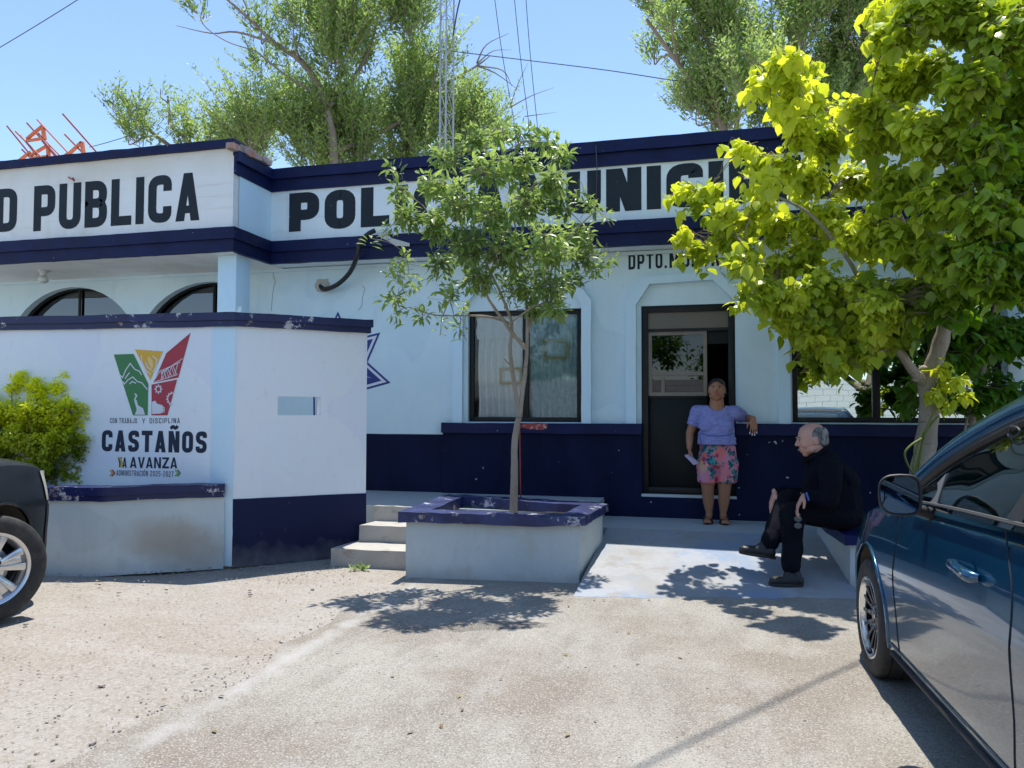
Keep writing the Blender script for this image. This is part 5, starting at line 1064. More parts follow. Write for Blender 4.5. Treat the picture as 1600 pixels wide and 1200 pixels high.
        ring([(.06,h*.05),(.15,h*.05),(.155,-h*.2)], 32).build('brake_disc', m_steel, e, local=True)
    return e
m_tyre = mat('tyre_rubber', (.022,.022,.023), .75, [lay(14, .45, .7, (.075,.07,.065), .55)], dict(scale=60, str=.2, dist=.003))
m_chrome = mat('bright_alloy', (.75,.76,.78), .16, metallic=1.0)
m_alloy = mat('silver_alloy', (.62,.62,.63), .27, [lay(9,.5,.7,(.5,.48,.46),.4)], metallic=.9)
m_darkrim = mat('gloss_black_rim', (.02,.021,.024), .2, metallic=.3, coat=.5)
m_blue = mat('metallic_teal_blue_paint', (.0035,.062,.135), .22, metallic=.5, coat=1.0, layers=[lay(900,.45,.6,(.008,.085,.18),.4)], bump=dict(scale=1.6, det=1, str=.06, dist=.02))
m_blk = mat('black_car_paint', (.006,.0065,.007), .34, [lay(6,.5,.75,(.03,.028,.025),.3)], coat=.12, spec=.3)
m_trim = mat('black_plastic_trim', (.018,.018,.02), .55, [lay(20,.4,.7,(.03,.03,.03),.6)])
m_cglass = glassmat('tinted_car_glass', (.16,.20,.20), .06, .01, 1.5)
m_cint = mat('grey_car_interior', (.10,.10,.10), .9); m_seat = mat('grey_seat_fabric', (.16,.165,.165), .95, [lay(60,.4,.6,(.12,.12,.12),.6)])
m_sil = mat('silver_trim', (.32,.32,.32), .35, metallic=.9)
m_liner = mat('wheel_well_liner', (.055,.05,.045), .9, [lay(5,.4,.7,(.16,.13,.10),.7)])
def make_car(name, label, loc, rz, P):
    root = thing(name, loc, label, 'car', None, rz)
    C = Car(P['hw'], P['x0'], P['x1'], P['top'], P['plan'], P['belt'], P['zb'])
    nst = 150; g = MB(); secs = []
    for i in range(nst+1):
        t = i/nst; x = lerp(P['x0'], P['x1'], .5-.5*math.cos(math.pi*t)*(.75+.25*1)) if False else lerp(P['x0'], P['x1'], t)
        sec = C.section(x); full = sec + [(-y, z) for y, z in reversed(sec[1:-1])]; secs.append((x, full)); g.v += [Vector((x, y, z)) for y, z in full]
    n = len(secs[0][1])
    for i in range(nst):
        for k in range(n): a = i*n+k; b = i*n+(k+1) % n; g.f.append((a, b, b+n, a+n))
    g.f.append(tuple(range(n-1,-1,-1))); g.f.append(tuple(nst*n+k for k in range(n)))
    body = g.build('body', P['paint'], root, smooth=True, local=True)
    # wheel arches and interior hollow cut out of the body
    cut = MB()
    for ax_ in (P['fa'], P['ra']):
        for sd in (1, -1):
            seg = 40; b = len(cut.v); pr = []
            for k in range(seg):
                a = 2*math.pi*k/seg; pr.append((P['ar']*math.cos(a)*1.0, P['ar']*math.sin(a)))
            cut.add([(ax_+px, sd*(C.hw-.30), P['wr']+.01+pz) for px, pz in pr]+[(ax_+px, sd*(C.hw+.2), P['wr']+.01+pz) for px, pz in pr], [tuple(range(seg)), tuple(range(2*seg-1, seg-1, -1))]+[(k, seg+k, seg+(k+1) % seg, (k+1) % seg) for k in range(seg)])
    tb = interp; cab = P['cab']
    cut.add([(cab[0], -C.hw*.84, .34), (cab[1], -C.hw*.84, .34), (cab[1], C.hw*.84, .34), (cab[0], C.hw*.84, .34), (cab[0], -C.hw*.84, 2), (cab[1]+.25, -C.hw*.84, 2), (cab[1]+.25, C.hw*.84, 2), (cab[0], C.hw*.84, 2)], [(0,3,2,1),(4,5,6,7),(0,1,5,4),(1,2,6,5),(2,3,7,6),(3,0,4,7)])
    cu = cut.build('cutter', None, None); cu.data.materials.append(P['paint']); cu.parent = root
    md = body.modifiers.new('b', 'BOOLEAN'); md.operation = 'DIFFERENCE'; md.object = cu; md.solver = 'EXACT'
    bpy.context.view_layer.update(); bake(body); bpy.data.objects.remove(cu)
    body.data.polygons.foreach_set('use_smooth', [True]*len(body.data.polygons)); body.data.set_sharp_from_angle(angle=R(33))
    sg = P['see']       # flank that the photo shows
    # wheel well liners
    for ax_ in (P['fa'], P['ra']):
        for sd in (1, -1):
            l = MB(); seg = 24; r_ = P['ar']+.004
            for k in range(seg+1):
                a = math.pi*k/seg; l.v += [Vector((ax_+r_*math.cos(a), sd*(C.hw-.31), P['wr']+r_*math.sin(a))), Vector((ax_+r_*math.cos(a), sd*(C.side(ax_+r_*math.cos(a), P['wr']+r_*math.sin(a))-.02), P['wr']+r_*math.sin(a)))]
            l.f = [(2*k, 2*k+1, 2*k+3, 2*k+2) for k in range(seg)]+[tuple(range(0, 2*seg+2, 2))]; l.build('wheel_well', m_liner, root, local=True)
            lip = MB(); pts = []
            for k in range(31):
                a = R(-14)+R(208)*k/30; xx = ax_+(P['ar']+.006)*math.cos(a); zz = P['wr']+(P['ar']+.006)*math.sin(a)
                if zz > P['zb']+.02: pts.append(Vector((xx, sd*(C.side(xx, zz)-.001), zz)))
            lip.tube(pts, .011, 6); lip.build('arch_lip', P['paint'], root, smooth=True, local=True)
    # greenhouse
    def rail(x, sd): 
        z = interp(x, P['roofz']); y = interp(x, P['roofy'])*sd; return Vector((x, y, z))
    rx = P['railx']; xs_ = [lerp(rx[0], rx[1], i/60) for i in range(61)]
    for sd in (1, -1):
        g = MB(); sec_ = [(-.045,-.018),(-.012,.020),(.03,.022),(.05,.0),(.02,-.028)]
        for x in xs_:
            p = rail(x, sd); tz = (rail(x+.01, sd)-rail(x-.01, sd)).normalized(); out_ = Vector((0, sd, 0)); up_ = tz.cross(out_)*(-1 if sd > 0 else 1); up_ = up_ if up_.z > 0 or abs(up_.z) < 1e-6 else -up_; up_.normalize()
            # outward normal of the strip: between up and side
            for a, b_ in sec_: g.v.append(p + out_*(b_+.004) + up_*(-a*1.15) )
        m_ = len(sec_); g.f = [(i*m_+k, i*m_+(k+1) % m_, (i+1)*m_+(k+1) % m_, (i+1)*m_+k) for i in range(len(xs_)-1) for k in range(m_)]
        g.build('roof_rail', P['paint'], root, smooth=True, local=True)
        # door window frames (black), pillars, glass
        fr = MB(); gl = MB(); wx = [x for x in xs_ if P['winx'][0] <= x <= P['winx'][1]]
        def beltp(x, dz=0): z = interp(x, P['belt'])+dz; return Vector((x, sd*(C.side(x, C.T(x)-.09)-.012), z))
        top = [rail(x, sd)+Vector((0, sd*.004, -.055)) for x in wx]
        fr.tube([v+Vector((0, sd*.006, 0)) for v in top], .020, 6)
        for px, w_ in P['pillars']:
            a = beltp(px); b_ = rail(px-P.get('lean', .06), sd)+Vector((0, sd*.004, -.05)); fr.bar(a+Vector((0,sd*.006,0)), b_+Vector((0,sd*.006,0)), w_, .018, (0, sd, 0))
        fr.build('window_frame', m_trim, root, local=True)
        nv = 8
        for x in wx:
            a = beltp(x, -.03); b_ = rail(x, sd)+Vector((0, sd*.0, -.05))
            if b_.z < a.z+.01: b_ = a+Vector((0,0,.005))
            for j in range(nv+1):
                t = j/nv; p = a.lerp(b_, t); p.y += sd*.02*math.sin(math.pi*t); gl.v.append(p)
        gl.f = [(i*(nv+1)+j, i*(nv+1)+j+1, (i+1)*(nv+1)+j+1, (i+1)*(nv+1)+j) for i in range(len(wx)-1) for j in range(nv)]
        gl.build('side_glass', m_cglass, root, smooth=True, local=True)
        bt = MB().tube([beltp(x, .0)+Vector((0, sd*.012, 0)) for x in wx[::3]], .006, 6); bt.build('belt_moulding', m_sil if P.get('bright') else m_trim, root, smooth=True, local=True)
    rf = MB(); nr = 14; fx = [x for x in xs_ if P['roofx'][0] <= x <= P['roofx'][1]]
    for x in fx:
        for j in range(nr+1):
            t = j/nr*2-1; p = rail(x, 1); rf.v.append(Vector((x, p.y*t, p.z+.012+.055*(1-t*t))))
    rf.f = [(i*(nr+1)+j, i*(nr+1)+j+1, (i+1)*(nr+1)+j+1, (i+1)*(nr+1)+j) for i in range(len(fx)-1) for j in range(nr)]; rf.build('roof', P['paint'], root, smooth=True, local=True)
    for (xa_, xb_), nm in ((P['wsx'], 'windscreen'), (P['rwx'], 'rear_window')):
        ws = MB(); wxs = [lerp(xa_, xb_, i/16) for i in range(17)]
        for x in wxs:
            for j in range(nr+1): t = j/nr*2-1; p = rail(x, 1); bow = .12*(1-t*t); ws.v.append(Vector((x+(bow if nm == 'windscreen' else -bow)*.6, p.y*t*.985, p.z+.02*(1-t*t))))
        ws.f = [(i*(nr+1)+j, i*(nr+1)+j+1, (i+1)*(nr+1)+j+1, (i+1)*(nr+1)+j) for i in range(16) for j in range(nr)]; ws.build(nm, m_cglass, root, smooth=True, local=True)
    # interior: dash, seats, wheel
    it = MB().box((cab[0]+.05, -C.hw*.8, .35), (cab[1], C.hw*.8, .38)); it.build('cabin_floor', m_cint, root, local=True)
    MB().box((cab[1]-.02, -C.hw*.82, .7), (cab[1]+.35, C.hw*.82, .93)).build('dashboard', m_cint, root, local=True, bevel=.04)
    for sx in P['seats']:
        for sy in (.37, -.37):
            sm = MB().box((sx-.1, sy-.24, .38), (sx+.42, sy+.24, .58)); q = len(sm.v)
            sm.add([(sx-.12, sy-.24, .55), (sx+.06, sy-.24, .55), (sx+.06, sy+.24, .55), (sx-.12, sy+.24, .55), (sx-.32, sy-.20, 1.12), (sx-.20, sy-.20, 1.12), (sx-.20, sy+.20, 1.12), (sx-.32, sy+.20, 1.12)], [(0,3,2,1),(4,5,6,7),(0,1,5,4),(1,2,6,5),(2,3,7,6),(3,0,4,7)])
            so2 = sm.build('seat', m_seat, root, local=True, bevel=.045); MB().box((sx-.37, sy-.13, 1.15), (sx-.26, sy+.13, 1.34)).build('headrest', m_seat, so2, local=True, bevel=.04)
    # steering wheel
    sw = MB(); c = Vector((P['cab'][1]-.28, .37, .93)); pts = [c+Vector((.05*math.sin(a)*.6, .19*math.cos(a), .17*math.sin(a))) for a in [R(i*20) for i in range(19)]]; sw.tube(pts, .016, 6); sw.build('steering_wheel', m_trim, root, smooth=True, local=True)
    # seams, handles
    for line in P['seams']:
        for sd in (1, -1):
            q = [Vector((x, sd*(C.side(x, z)+.0005), z)) for x, z in [(v.x, v.y) for v in smoothpts([(a, b, 0) for a, b in line], 8)]]
            MB().tube(q, .0030, 6).build('door_seam', m_black, root, smooth=True, local=True)
    for hx, hz in P['handles']:
        for sd in (1, -1):
            def hp_(x, z, o): return Vector((x, sd*(C.side(x, z)+o), z))
            rc = MB(); rc.add([hp_(hx, hz, .0025)]+[hp_(hx+.070*k_*math.cos(a), hz+.040*k_*math.sin(a), .0035) for k_ in (.33,.66,1) for a in [R(15*i) for i in range(24)]], [(0, 1+i, 1+(i+1)%24) for i in range(24)]+[(1+24*r0+i, 25+24*r0+i, 25+24*r0+(i+1)%24, 1+24*r0+(i+1)%24) for r0 in (0,1) for i in range(24)]); rc.build('handle_recess', m_trim if False else P['paint2'], root, local=True)
            hd = MB(); hd.tube([hp_(hx+.125, hz+.005, .006), hp_(hx+.10, hz+.006, .030), hp_(hx+.02, hz+.004, .036), hp_(hx-.07, hz, .036), hp_(hx-.105, hz-.003, .028), hp_(hx-.12, hz-.003, .006)], [.013,.018,.019,.022,.022,.014], 10)
            h = hd.build('door_handle', P['paint'], root, smooth=True, local=True); kc = hp_(hx-.082, hz-.002, .058); MB().tube([hp_(hx-.082, hz-.002, .05), kc], .009, 10).build('lock', m_sil, h, local=True)
    # rocker moulding
    for sd in (1, -1):
        for zz, rr_, mm in ((P['zb']+.055, .014, m_trim), (P['zb']+.10, .007, m_sil)):
            xs2 = [lerp(P['ra']+P['ar']+.05, P['fa']-P['ar']-.05, i/30) for i in range(31)]
            MB().tube([Vector((x, sd*(C.side(x, zz)+.002), zz)) for x in xs2], rr_, 6).build('rocker_moulding', mm, root, smooth=True, local=True)
    # mirrors
    for sd in (1, -1):
        mx, mz = P['mirror']; yb = sd*(C.side(mx, C.T(mx)-.09)); c = Vector((mx, yb+sd*.125, mz))
        g = MB(); prof = []
        for i in range(9):      # shell as a stack of rounded outlines, flat side facing back
            t = i/8; xx = -.045+.12*t; k = math.sqrt(max(0, 1-(t*.97)**2.2)); ring_ = []
            for q in range(28):
                a = 2*math.pi*q/28; ca, sa = math.cos(a), math.sin(a); ex = .55; yy = .082*(abs(ca)**ex)*(1 if ca > 0 else -1); z2 = .085*(abs(sa)**ex)*(1 if sa > 0 else -1)
                yy *= (1.0 if ca*sd < 0 else 1.02-.10*max(0, -sa)); ring_.append(Vector((xx, yy*k, z2*k*(1-.12*(ca*sd > 0)*abs(ca)))))
            prof.append(ring_)
        for r_ in prof: g.v += [v+c for v in r_]
        g.f = [(i*28+k, i*28+(k+1) % 28, (i+1)*28+(k+1) % 28, (i+1)*28+k) for i in range(8) for k in range(28)]+[tuple(8*28+k for k in range(28))]
        mo = g.build('wing_mirror', P['paint'], root, smooth=True, local=True)
        rimm = MB().tube([v*1+Vector((0,0,0)) for v in [p+c for p in prof[0]]+[prof[0][0]+c]], .006, 6, caps=False); rimm.build('mirror_bezel', m_trim, mo, smooth=True, local=True)
        gg = MB().add([Vector((p.x+.006, p.y*.95, p.z*.94))+c for p in prof[0]], [tuple(range(28))]); gg.build('mirror_glass', m_mg, mo, local=True)
        MB().tube([c+Vector((.02, -sd*.06, -.06)), Vector((mx+.03, yb-sd*.02, mz-.085))], [.022,.028], 8).build('mirror_arm', m_trim, mo, smooth=True, local=True)
        tri = MB(); a = Vector((mx+.19, yb-sd*.022, interp(mx+.19, P['belt'])+.0)); b_ = Vector((mx-.06, yb-sd*.012, interp(mx-.06, P['belt']))); c_ = Vector((mx-.05, yb-sd*.055, interp(mx-.06, P['belt'])+.13)); tri.add([a, b_, c_, a-Vector((0,sd*.02,0)), b_-Vector((0,sd*.02,0)), c_-Vector((0,sd*.02,0))], [(0,1,2),(5,4,3),(0,3,4,1),(1,4,5,2),(2,5,3,0)]); tri.build('corner_trim', m_trim2, root, local=True)
    for ax_, nm, stv in ((P['fa'], 'f', P['steer']), (P['ra'], 'r', 0)):
        for sd in (1, -1): wheel(root, ax_, sd*(C.hw-P['tw']/2-.005), P['wr'], P['rr'], P['tw'], m_tyre, P['rim'], P['wk'], sd, stv, P.get('hub'))
    return root, C
m_mg = mat('mirror_glass', (.10,.16,.24), .02, metallic=1.0); m_trim2 = mat('grey_corner_trim', (.16,.16,.165), .5)
def patch(C, root, name, m, xa, xb, za, zb, off, sd, n=10):
    g = MB()
    for i in range(n+1):
        for j in range(n+1): x = lerp(xa(j/n) if callable(xa) else xa, xb(j/n) if callable(xb) else xb, i/n); z = lerp(za, zb, j/n); g.v.append(Vector((x, sd*(C.side(x, z)+off), z)))
    g.f = [(i*(n+1)+j, i*(n+1)+j+1, (i+1)*(n+1)+j+1, (i+1)*(n+1)+j) for i in range(n) for j in range(n)]
    return g.build(name, m, root, smooth=True, local=True)
PB = dict(hw=.85, x0=-2.12, x1=2.08, zb=.20, paint=m_blue, paint2=m_blue, see=1,
    top=[(-2.12,.72),(-2.05,.98),(-1.6,1.10),(-.5,1.075),(.55,1.03),(.85,1.02),(1.2,.985),(1.7,.88),(1.95,.76),(2.08,.52)],
    plan=[(-2.12,.70),(-2.0,.88),(-1.6,.965),(-.8,1.0),(.8,1.0),(1.3,1.0),(1.7,.965),(1.9,.88),(2.02,.70),(2.08,.50)],
    belt=[(-1.9,1.13),(-1.2,1.105),(0,1.065),(.75,1.02),(.9,1.0)],
    roofz=[(-2.05,1.08),(-1.8,1.35),(-1.5,1.47),(-1.0,1.505),(-.5,1.505),(-.25,1.475),(.05,1.40),(.35,1.29),(.65,1.14),(.88,1.01)],
    roofy=[(-2.05,.70),(-1.5,.62),(-.5,.60),(0,.635),(.5,.72),(.88,.79)],
    railx=(-2.03,.87), winx=(-1.62,.70), roofx=(-1.7,-.22), wsx=(-.24,.87), rwx=(-2.03,-1.7), pillars=[(-.53,.085),(-1.45,.07)], lean=.10, cab=(-1.8,.45), seats=(-.35,-1.2),
    fa=1.30, ra=-1.30, ar=.395, wr=.315, rr=.215, tw=.19, rim=m_chrome, wk='multi', hub=m_darkrim, steer=0, mirror=(.33,1.085), bright=True,
    seams=[[(.74,1.0),(.745,.8),(.74,.5),(.70,.27)],[(-.47,1.055),(-.49,.98),(-.58,.86),(-.60,.7),(-.60,.5),(-.585,.32),(-.56,.24)],[(-1.42,1.05),(-1.30,.9),(-1.05,.72),(-.96,.5),(-.93,.28)]],
    handles=[(-.20,.865),(-1.08,.90)])
az = R(-2.0); fv = Vector((math.sin(az), math.cos(az), 0)); rv = Vector((math.cos(az), -math.sin(az), 0))
cb = fv*(4.60-1.30)+rv*(1.0+.85)
car, CB = make_car('blue_car', 'metallic teal-blue hatchback parked nose toward the building at the right edge', tuple(cb), math.pi/2-az, PB)
PS = dict(hw=.92, x0=-2.2, x1=2.28, zb=.27, paint=m_blk, paint2=m_blk, see=-1,
    top=[(-2.2,.85),(-2.1,1.12),(-1.5,1.2),(.4,1.14),(.9,1.13),(1.5,1.12),(1.95,1.07),(2.18,.95),(2.28,.66)],
    plan=[(-2.2,.75),(-2.0,.92),(-1.5,.98),(0,1.0),(1.2,1.0),(1.7,.985),(2.0,.94),(2.16,.84),(2.28,.66)],
    belt=[(-2,1.2),(0,1.16),(.9,1.12)],
    roofz=[(-2.15,1.15),(-2.0,1.5),(-1.8,1.64),(-1.0,1.70),(-.2,1.68),(.2,1.58),(.6,1.35),(1.0,1.11)],
    roofy=[(-2.1,.76),(-1.5,.68),(0,.67),(.5,.74),(1.0,.84)],
    railx=(-2.13,.99), winx=(-1.9,.80), roofx=(-1.95,.0), wsx=(-.02,.99), rwx=(-2.13,-1.9), pillars=[(-.35,.09),(-1.3,.08)], lean=.05, cab=(-1.9,.55), seats=(-.2,-1.1),
    fa=1.36, ra=-1.34, ar=.43, wr=.365, rr=.245, tw=.225, rim=m_alloy, wk='five', steer=R(-36), mirror=(.45,1.18),
    seams=[[(.82,1.05),(.83,.8),(.80,.4)],[(-.35,1.1),(-.37,.8),(-.35,.4)]], handles=[(-.15,.95),(-1.1,.98)])
azs = R(-17); fs = Vector((math.sin(azs), math.cos(azs), 0)); rs2 = Vector((math.cos(azs), -math.sin(azs), 0)); wc = onZ(-24, 888, .365)
cs = wc - fs*PS['fa'] - rs2*(.92-.115); cs.z = 0
suv, CS_ = make_car('black_car', 'dusty black sport utility car cut by the left edge, front wheel turned outward', tuple(cs), math.pi/2-azs, PS)
m_hl = mat('yellowed_headlight_lens', (.55,.52,.38), .25, coat=.6, layers=[lay(8,.4,.7,(.45,.42,.30),.7)])
for sd in (1, -1): 
    patch(CS_, suv, 'headlight', m_hl, lambda t: 1.98-.04*t, lambda t: 2.20-.12*t, .76, .985, .008, sd)
    patch(CS_, suv, 'bumper_corner', m_trim, 1.98, 2.24, .30, .72, .006, sd)
# mark on the blue car's side glass
nv_ = -rv; pg = fv*3+rv*1.10
mk_ = MB()
def mpt(x, y): return onP(x, y, pg, nv_)
for st2 in ([(1580,667),(1577,674),(1580,681),(1588,682),(1594,675),(1589,668),(1580,667)], [(1575,680),(1582,685)], [(1583,683),(1584,690),(1592,694),(1601,689),(1603,681)]):
    mk_.tube(smoothpts([mpt(x, y) for x, y in st2], 4), .0045, 6)
mo_ = mk_.build('window_mark', m_trim, car, smooth=True); mo_.matrix_world = Matrix.Identity(4)
me_ = mo_.data; inv = (Matrix.Translation(car.location) @ Matrix.Rotation(car.rotation_euler.z, 4, 'Z')).inverted()
off_ = Vector(car.location)
for v_ in me_.vertices: v_.co = inv @ (v_.co + off_)
mo_.matrix_basis = Matrix.Identity(4)

# ============================================================ PEOPLE
class Flesh:
    def __init__(s): s.bm = bmesh.new(); s.ico = None
    def _ball(s, c, r, rot=None, sub=2):
        r = Vector((r, r, r)) if not hasattr(r, '__len__') else Vector(r)
        b = bmesh.new(); bmesh.ops.create_icosphere(b, subdivisions=sub, radius=1); out = []
        for v in b.verts:
            p = Vector((v.co.x*r.x, v.co.y*r.y, v.co.z*r.z)); p = rot @ p if rot else p; out.append(p+Vector(c))
        fs = [tuple(v.index for v in f.verts) for f in b.faces]; b.free(); return out, fs
    def ell(s, c, r, rot=None, sub=3):
        vs, fs = s._ball(c, r, rot, sub); bv = [s.bm.verts.new(v) for v in vs]
        for f in fs: s.bm.faces.new([bv[i] for i in f])
        return s
    def cone(s, a, ra, b, rb, flat=None):
        """round cone; ra/rb scalars or (x,y,z) radii"""
        va, _ = s._ball(a, ra); vb, _ = s._ball(b, rb); bv = [s.bm.verts.new(v) for v in va+vb]
        r = bmesh.ops.convex_hull(s.bm, input=bv)
        dead = [e for e in r['geom_interior'] if isinstance(e, bmesh.types.BMVert)]
        if dead: bmesh.ops.delete(s.bm, geom=dead, context='VERTS')
        return s
    def chain(s, pts):
        for (a, ra), (b, rb) in zip(pts, pts[1:]): s.cone(a, ra, b, rb)
        return s
    def build(s, name, m, parent, voxel=.006, smooth=6, amp=0, wr=None):
        off = rootloc(parent)
        me = bpy.data.meshes.new(name); bmesh.ops.translate(s.bm, verts=s.bm.verts, vec=-off); s.bm.to_mesh(me); s.bm.free()
        o = link(name, me, m, parent)
        r = o.modifiers.new('r', 'REMESH'); r.mode = 'VOXEL'; r.voxel_size = voxel; r.use_smooth_shade = True
        sm = o.modifiers.new('s', 'SMOOTH'); sm.factor = .5; sm.iterations = smooth
        bpy.context.view_layer.update(); bake(o)
        if amp or wr:
            from mathutils import noise
            me = o.data
            new = []
            for v in me.vertices:
                p = v.co
                d = amp*noise.noise(p*9)
                if wr: q = Vector((p.x*wr[0], p.y*wr[1], p.z*wr[2])); d += wr[3]*(abs(noise.noise(q))-.2)
                new += list(p + v.normal*d)
            me.vertices.foreach_set('co', new); me.update()
        o.data.polygons.foreach_set('use_smooth', [True]*len(o.data.polygons)); return o
def V3(*a): return Vector(a)
m_skinw = mat('brown_skin', (.33,.148,.080), .5, [lay(25,.4,.7,(.38,.18,.10),.6)]); m_skinm = mat('ruddy_skin', (.50,.27,.20), .5, [lay(25,.4,.7,(.56,.32,.25),.6), lay(9,.5,.7,(.46,.21,.16),.5)])
m_hairw = mat('dark_brown_hair', (.009,.006,.005), .5, [lay(30,.4,.7,(.028,.018,.013),.6,st=(1,1,.2))], dict(scale=60,str=.6,dist=.004,st=(1,1,.2)))
m_hairm = mat('greying_hair', (.07,.068,.068), .7, [lay(28,.45,.62,(.33,.32,.31),.8,st=(1,1,.4))], dict(scale=70,str=.8,dist=.004))
m_shirt = mat('lilac_heather_shirt', (.20,.22,.50), .85, [lay(30,.45,.6,(.27,.30,.60),.8,st=(.35,1,2.6)), lay(70,.52,.62,(.14,.15,.36),.6,st=(.3,1,3))], dict(scale=14,det=3,str=.35,dist=.012,st=(.6,.6,1.8)))
m_seam = mat('navy_seam', (.03,.035,.16), .8)
m_coat = mat('dark_navy_coat', (.0035,.0042,.009), .95, spec=.15, layers= [lay(5,.4,.7,(.005,.006,.013),.6)], bump=dict(scale=11,det=4,str=.6,dist=.02))
m_pants = mat('black_trousers', (.0035,.0042,.008), .95, spec=.15, layers= [lay(5,.4,.7,(.007,.008,.013),.6)], bump=dict(scale=10,det=4,str=.5,dist=.02))
m_shoe = mat('black_leather_boot', (.014,.014,.013), .5, [lay(20,.5,.7,(.03,.03,.028),.6)], dict(scale=30,str=.3,dist=.005)); m_sole = mat('rubber_sole', (.03,.03,.028), .8)
m_sandal = mat('dark_brown_sandal', (.035,.018,.012), .6); m_lip = mat('lips', (.25,.09,.075), .5); m_eye = mat('eye_white', (.6,.58,.55), .3); m_iris = mat('dark_iris', (.012,.008,.006), .2); m_nail = mat('white_nail', (.75,.72,.70), .3)
# printed shorts: coral / pink / yellow ground with teal pineapple leaves
m_shorts = bpy.data.materials.new('pineapple_print_shorts'); m_shorts.use_nodes = True
def _shorts():
    t = m_shorts.node_tree; N = t.nodes; L = t.links; b = N['Principled BSDF']; b.inputs['Roughness'].default_value = .85; tc = N.new('ShaderNodeTexCoord')
    def n(scale, off=(0,0,0), st=(1,1,1), typ='n'):
        mp = N.new('ShaderNodeMapping'); mp.inputs['Location'].default_value = off; mp.inputs['Scale'].default_value = st; L.new(tc.outputs['Object'], mp.inputs[0])
        if typ == 'v': x = N.new('ShaderNodeTexVoronoi'); x.inputs['Scale'].default_value = scale; L.new(mp.outputs[0], x.inputs['Vector']); return x
        x = N.new('ShaderNodeTexNoise'); x.inputs['Scale'].default_value = scale; x.inputs['Detail'].default_value = 3; L.new(mp.outputs[0], x.inputs['Vector']); return x
    def mr(o, a, c): x = N.new('ShaderNodeMapRange'); x.inputs['From Min'].default_value = a; x.inputs['From Max'].default_value = c; L.new(o, x.inputs[0]); return x.outputs[0]
    def mix(f, a, c):
        x = N.new('ShaderNodeMix'); x.data_type = 'RGBA'; L.new(f, x.inputs['Factor'])
        for k, v in ((6, a), (7, c)):
            if isinstance(v, tuple): x.inputs[k].default_value = (*v, 1)
            else: L.new(v, x.inputs[k])
        return x.outputs[2]
    g = mix(mr(n(3.5).outputs[0], .42, .6), (.62,.17,.16), (.55,.22,.34)); g = mix(mr(n(3, (3,1,0)).outputs[0], .52, .64), g, (.62,.42,.16))
    v = n(13, (0,0,0), (1,.5,.85), 'v'); g = mix(mr(v.outputs['Distance'], .33, .27), g, (.42,.035,.12)) 
    v2 = n(13, (.03,0,-.035), (1,.5,.8), 'v'); sp = mix(mr(n(55, (0,0,0), (1,1,.6)).outputs[0], .47, .53), (.012,.05,.10), (.05,.28,.30)); 
    wob = N.new('ShaderNodeMath'); wob.operation = 'MULTIPLY_ADD'; L.new(n(38).outputs[0], wob.inputs[0]); wob.inputs[1].default_value = .9; L.new(v2.outputs['Distance'], wob.inputs[2])
    g = mix(mr(wob.outputs[0], .90, .86), g, sp); L.new(g, b.inputs['Base Color'])
_shorts()
def finger(fl, base, d, curl, lens, r, axis):
    """base point, direction, curl axis rotation per joint"""
    p = Vector(base); dv = Vector(d).normalized(); rr = r
    for i, l in enumerate(lens):
        q = p+dv*l; fl.cone(p, rr, q, rr*.88); p = q; rr *= .88; dv = Matrix.Rotation(curl[i], 3, axis) @ dv
    return p, dv
def hand(fl, wrist, d, palmn, side, size=1.0, curls=(.25,.35,.4,.5), thumb=.8):
    """d: direction wrist->fingers, palmn: palm normal, side: vector toward the thumb"""
    d = Vector(d).normalized(); pn = Vector(palmn); pn = (pn-d*pn.dot(d)).normalized(); sd = Vector(side); sd = (sd-d*sd.dot(d)-pn*sd.dot(pn)).normalized(); s = size; tips = []
    for k, o in enumerate((-.030, -.010, .011, .031)):
        kn = wrist+d*(.088-.004*abs(k-2))*s + sd*(-o)*s; fl.cone(wrist+d*.012*s+sd*(-o*.55)*s, .0145*s, kn, .0125*s)
        c = curls[k]; ax = d.cross(pn).normalized(); L_ = [(.038,.024,.019),(.044,.028,.020),(.041,.026,.020),(.031,.020,.017)][k]
        t, _ = finger(fl, kn, (d+sd*(.10-.07*k)).normalized()+pn*math.tan(c*.5)*.6, [c, c*.9, c*.6], [l*s for l in L_], .0088*s*(1-.06*(k == 3)), ax); tips.append(t)
    tb = wrist+d*.025*s+sd*.022*s; q = tb+(d*.5+sd*thumb+pn*.35).normalized()*.040*s; fl.cone(tb, .015*s, q, .0115*s); q2 = q+(d*.8+sd*.35+pn*.3).normalized()*.030*s; fl.cone(q, .0115*s, q2, .0095*s); q3 = q2+(d*.95+pn*.25).normalized()*.022*s; fl.cone(q2, .0095*s, q3, .0080*s)
    return tips
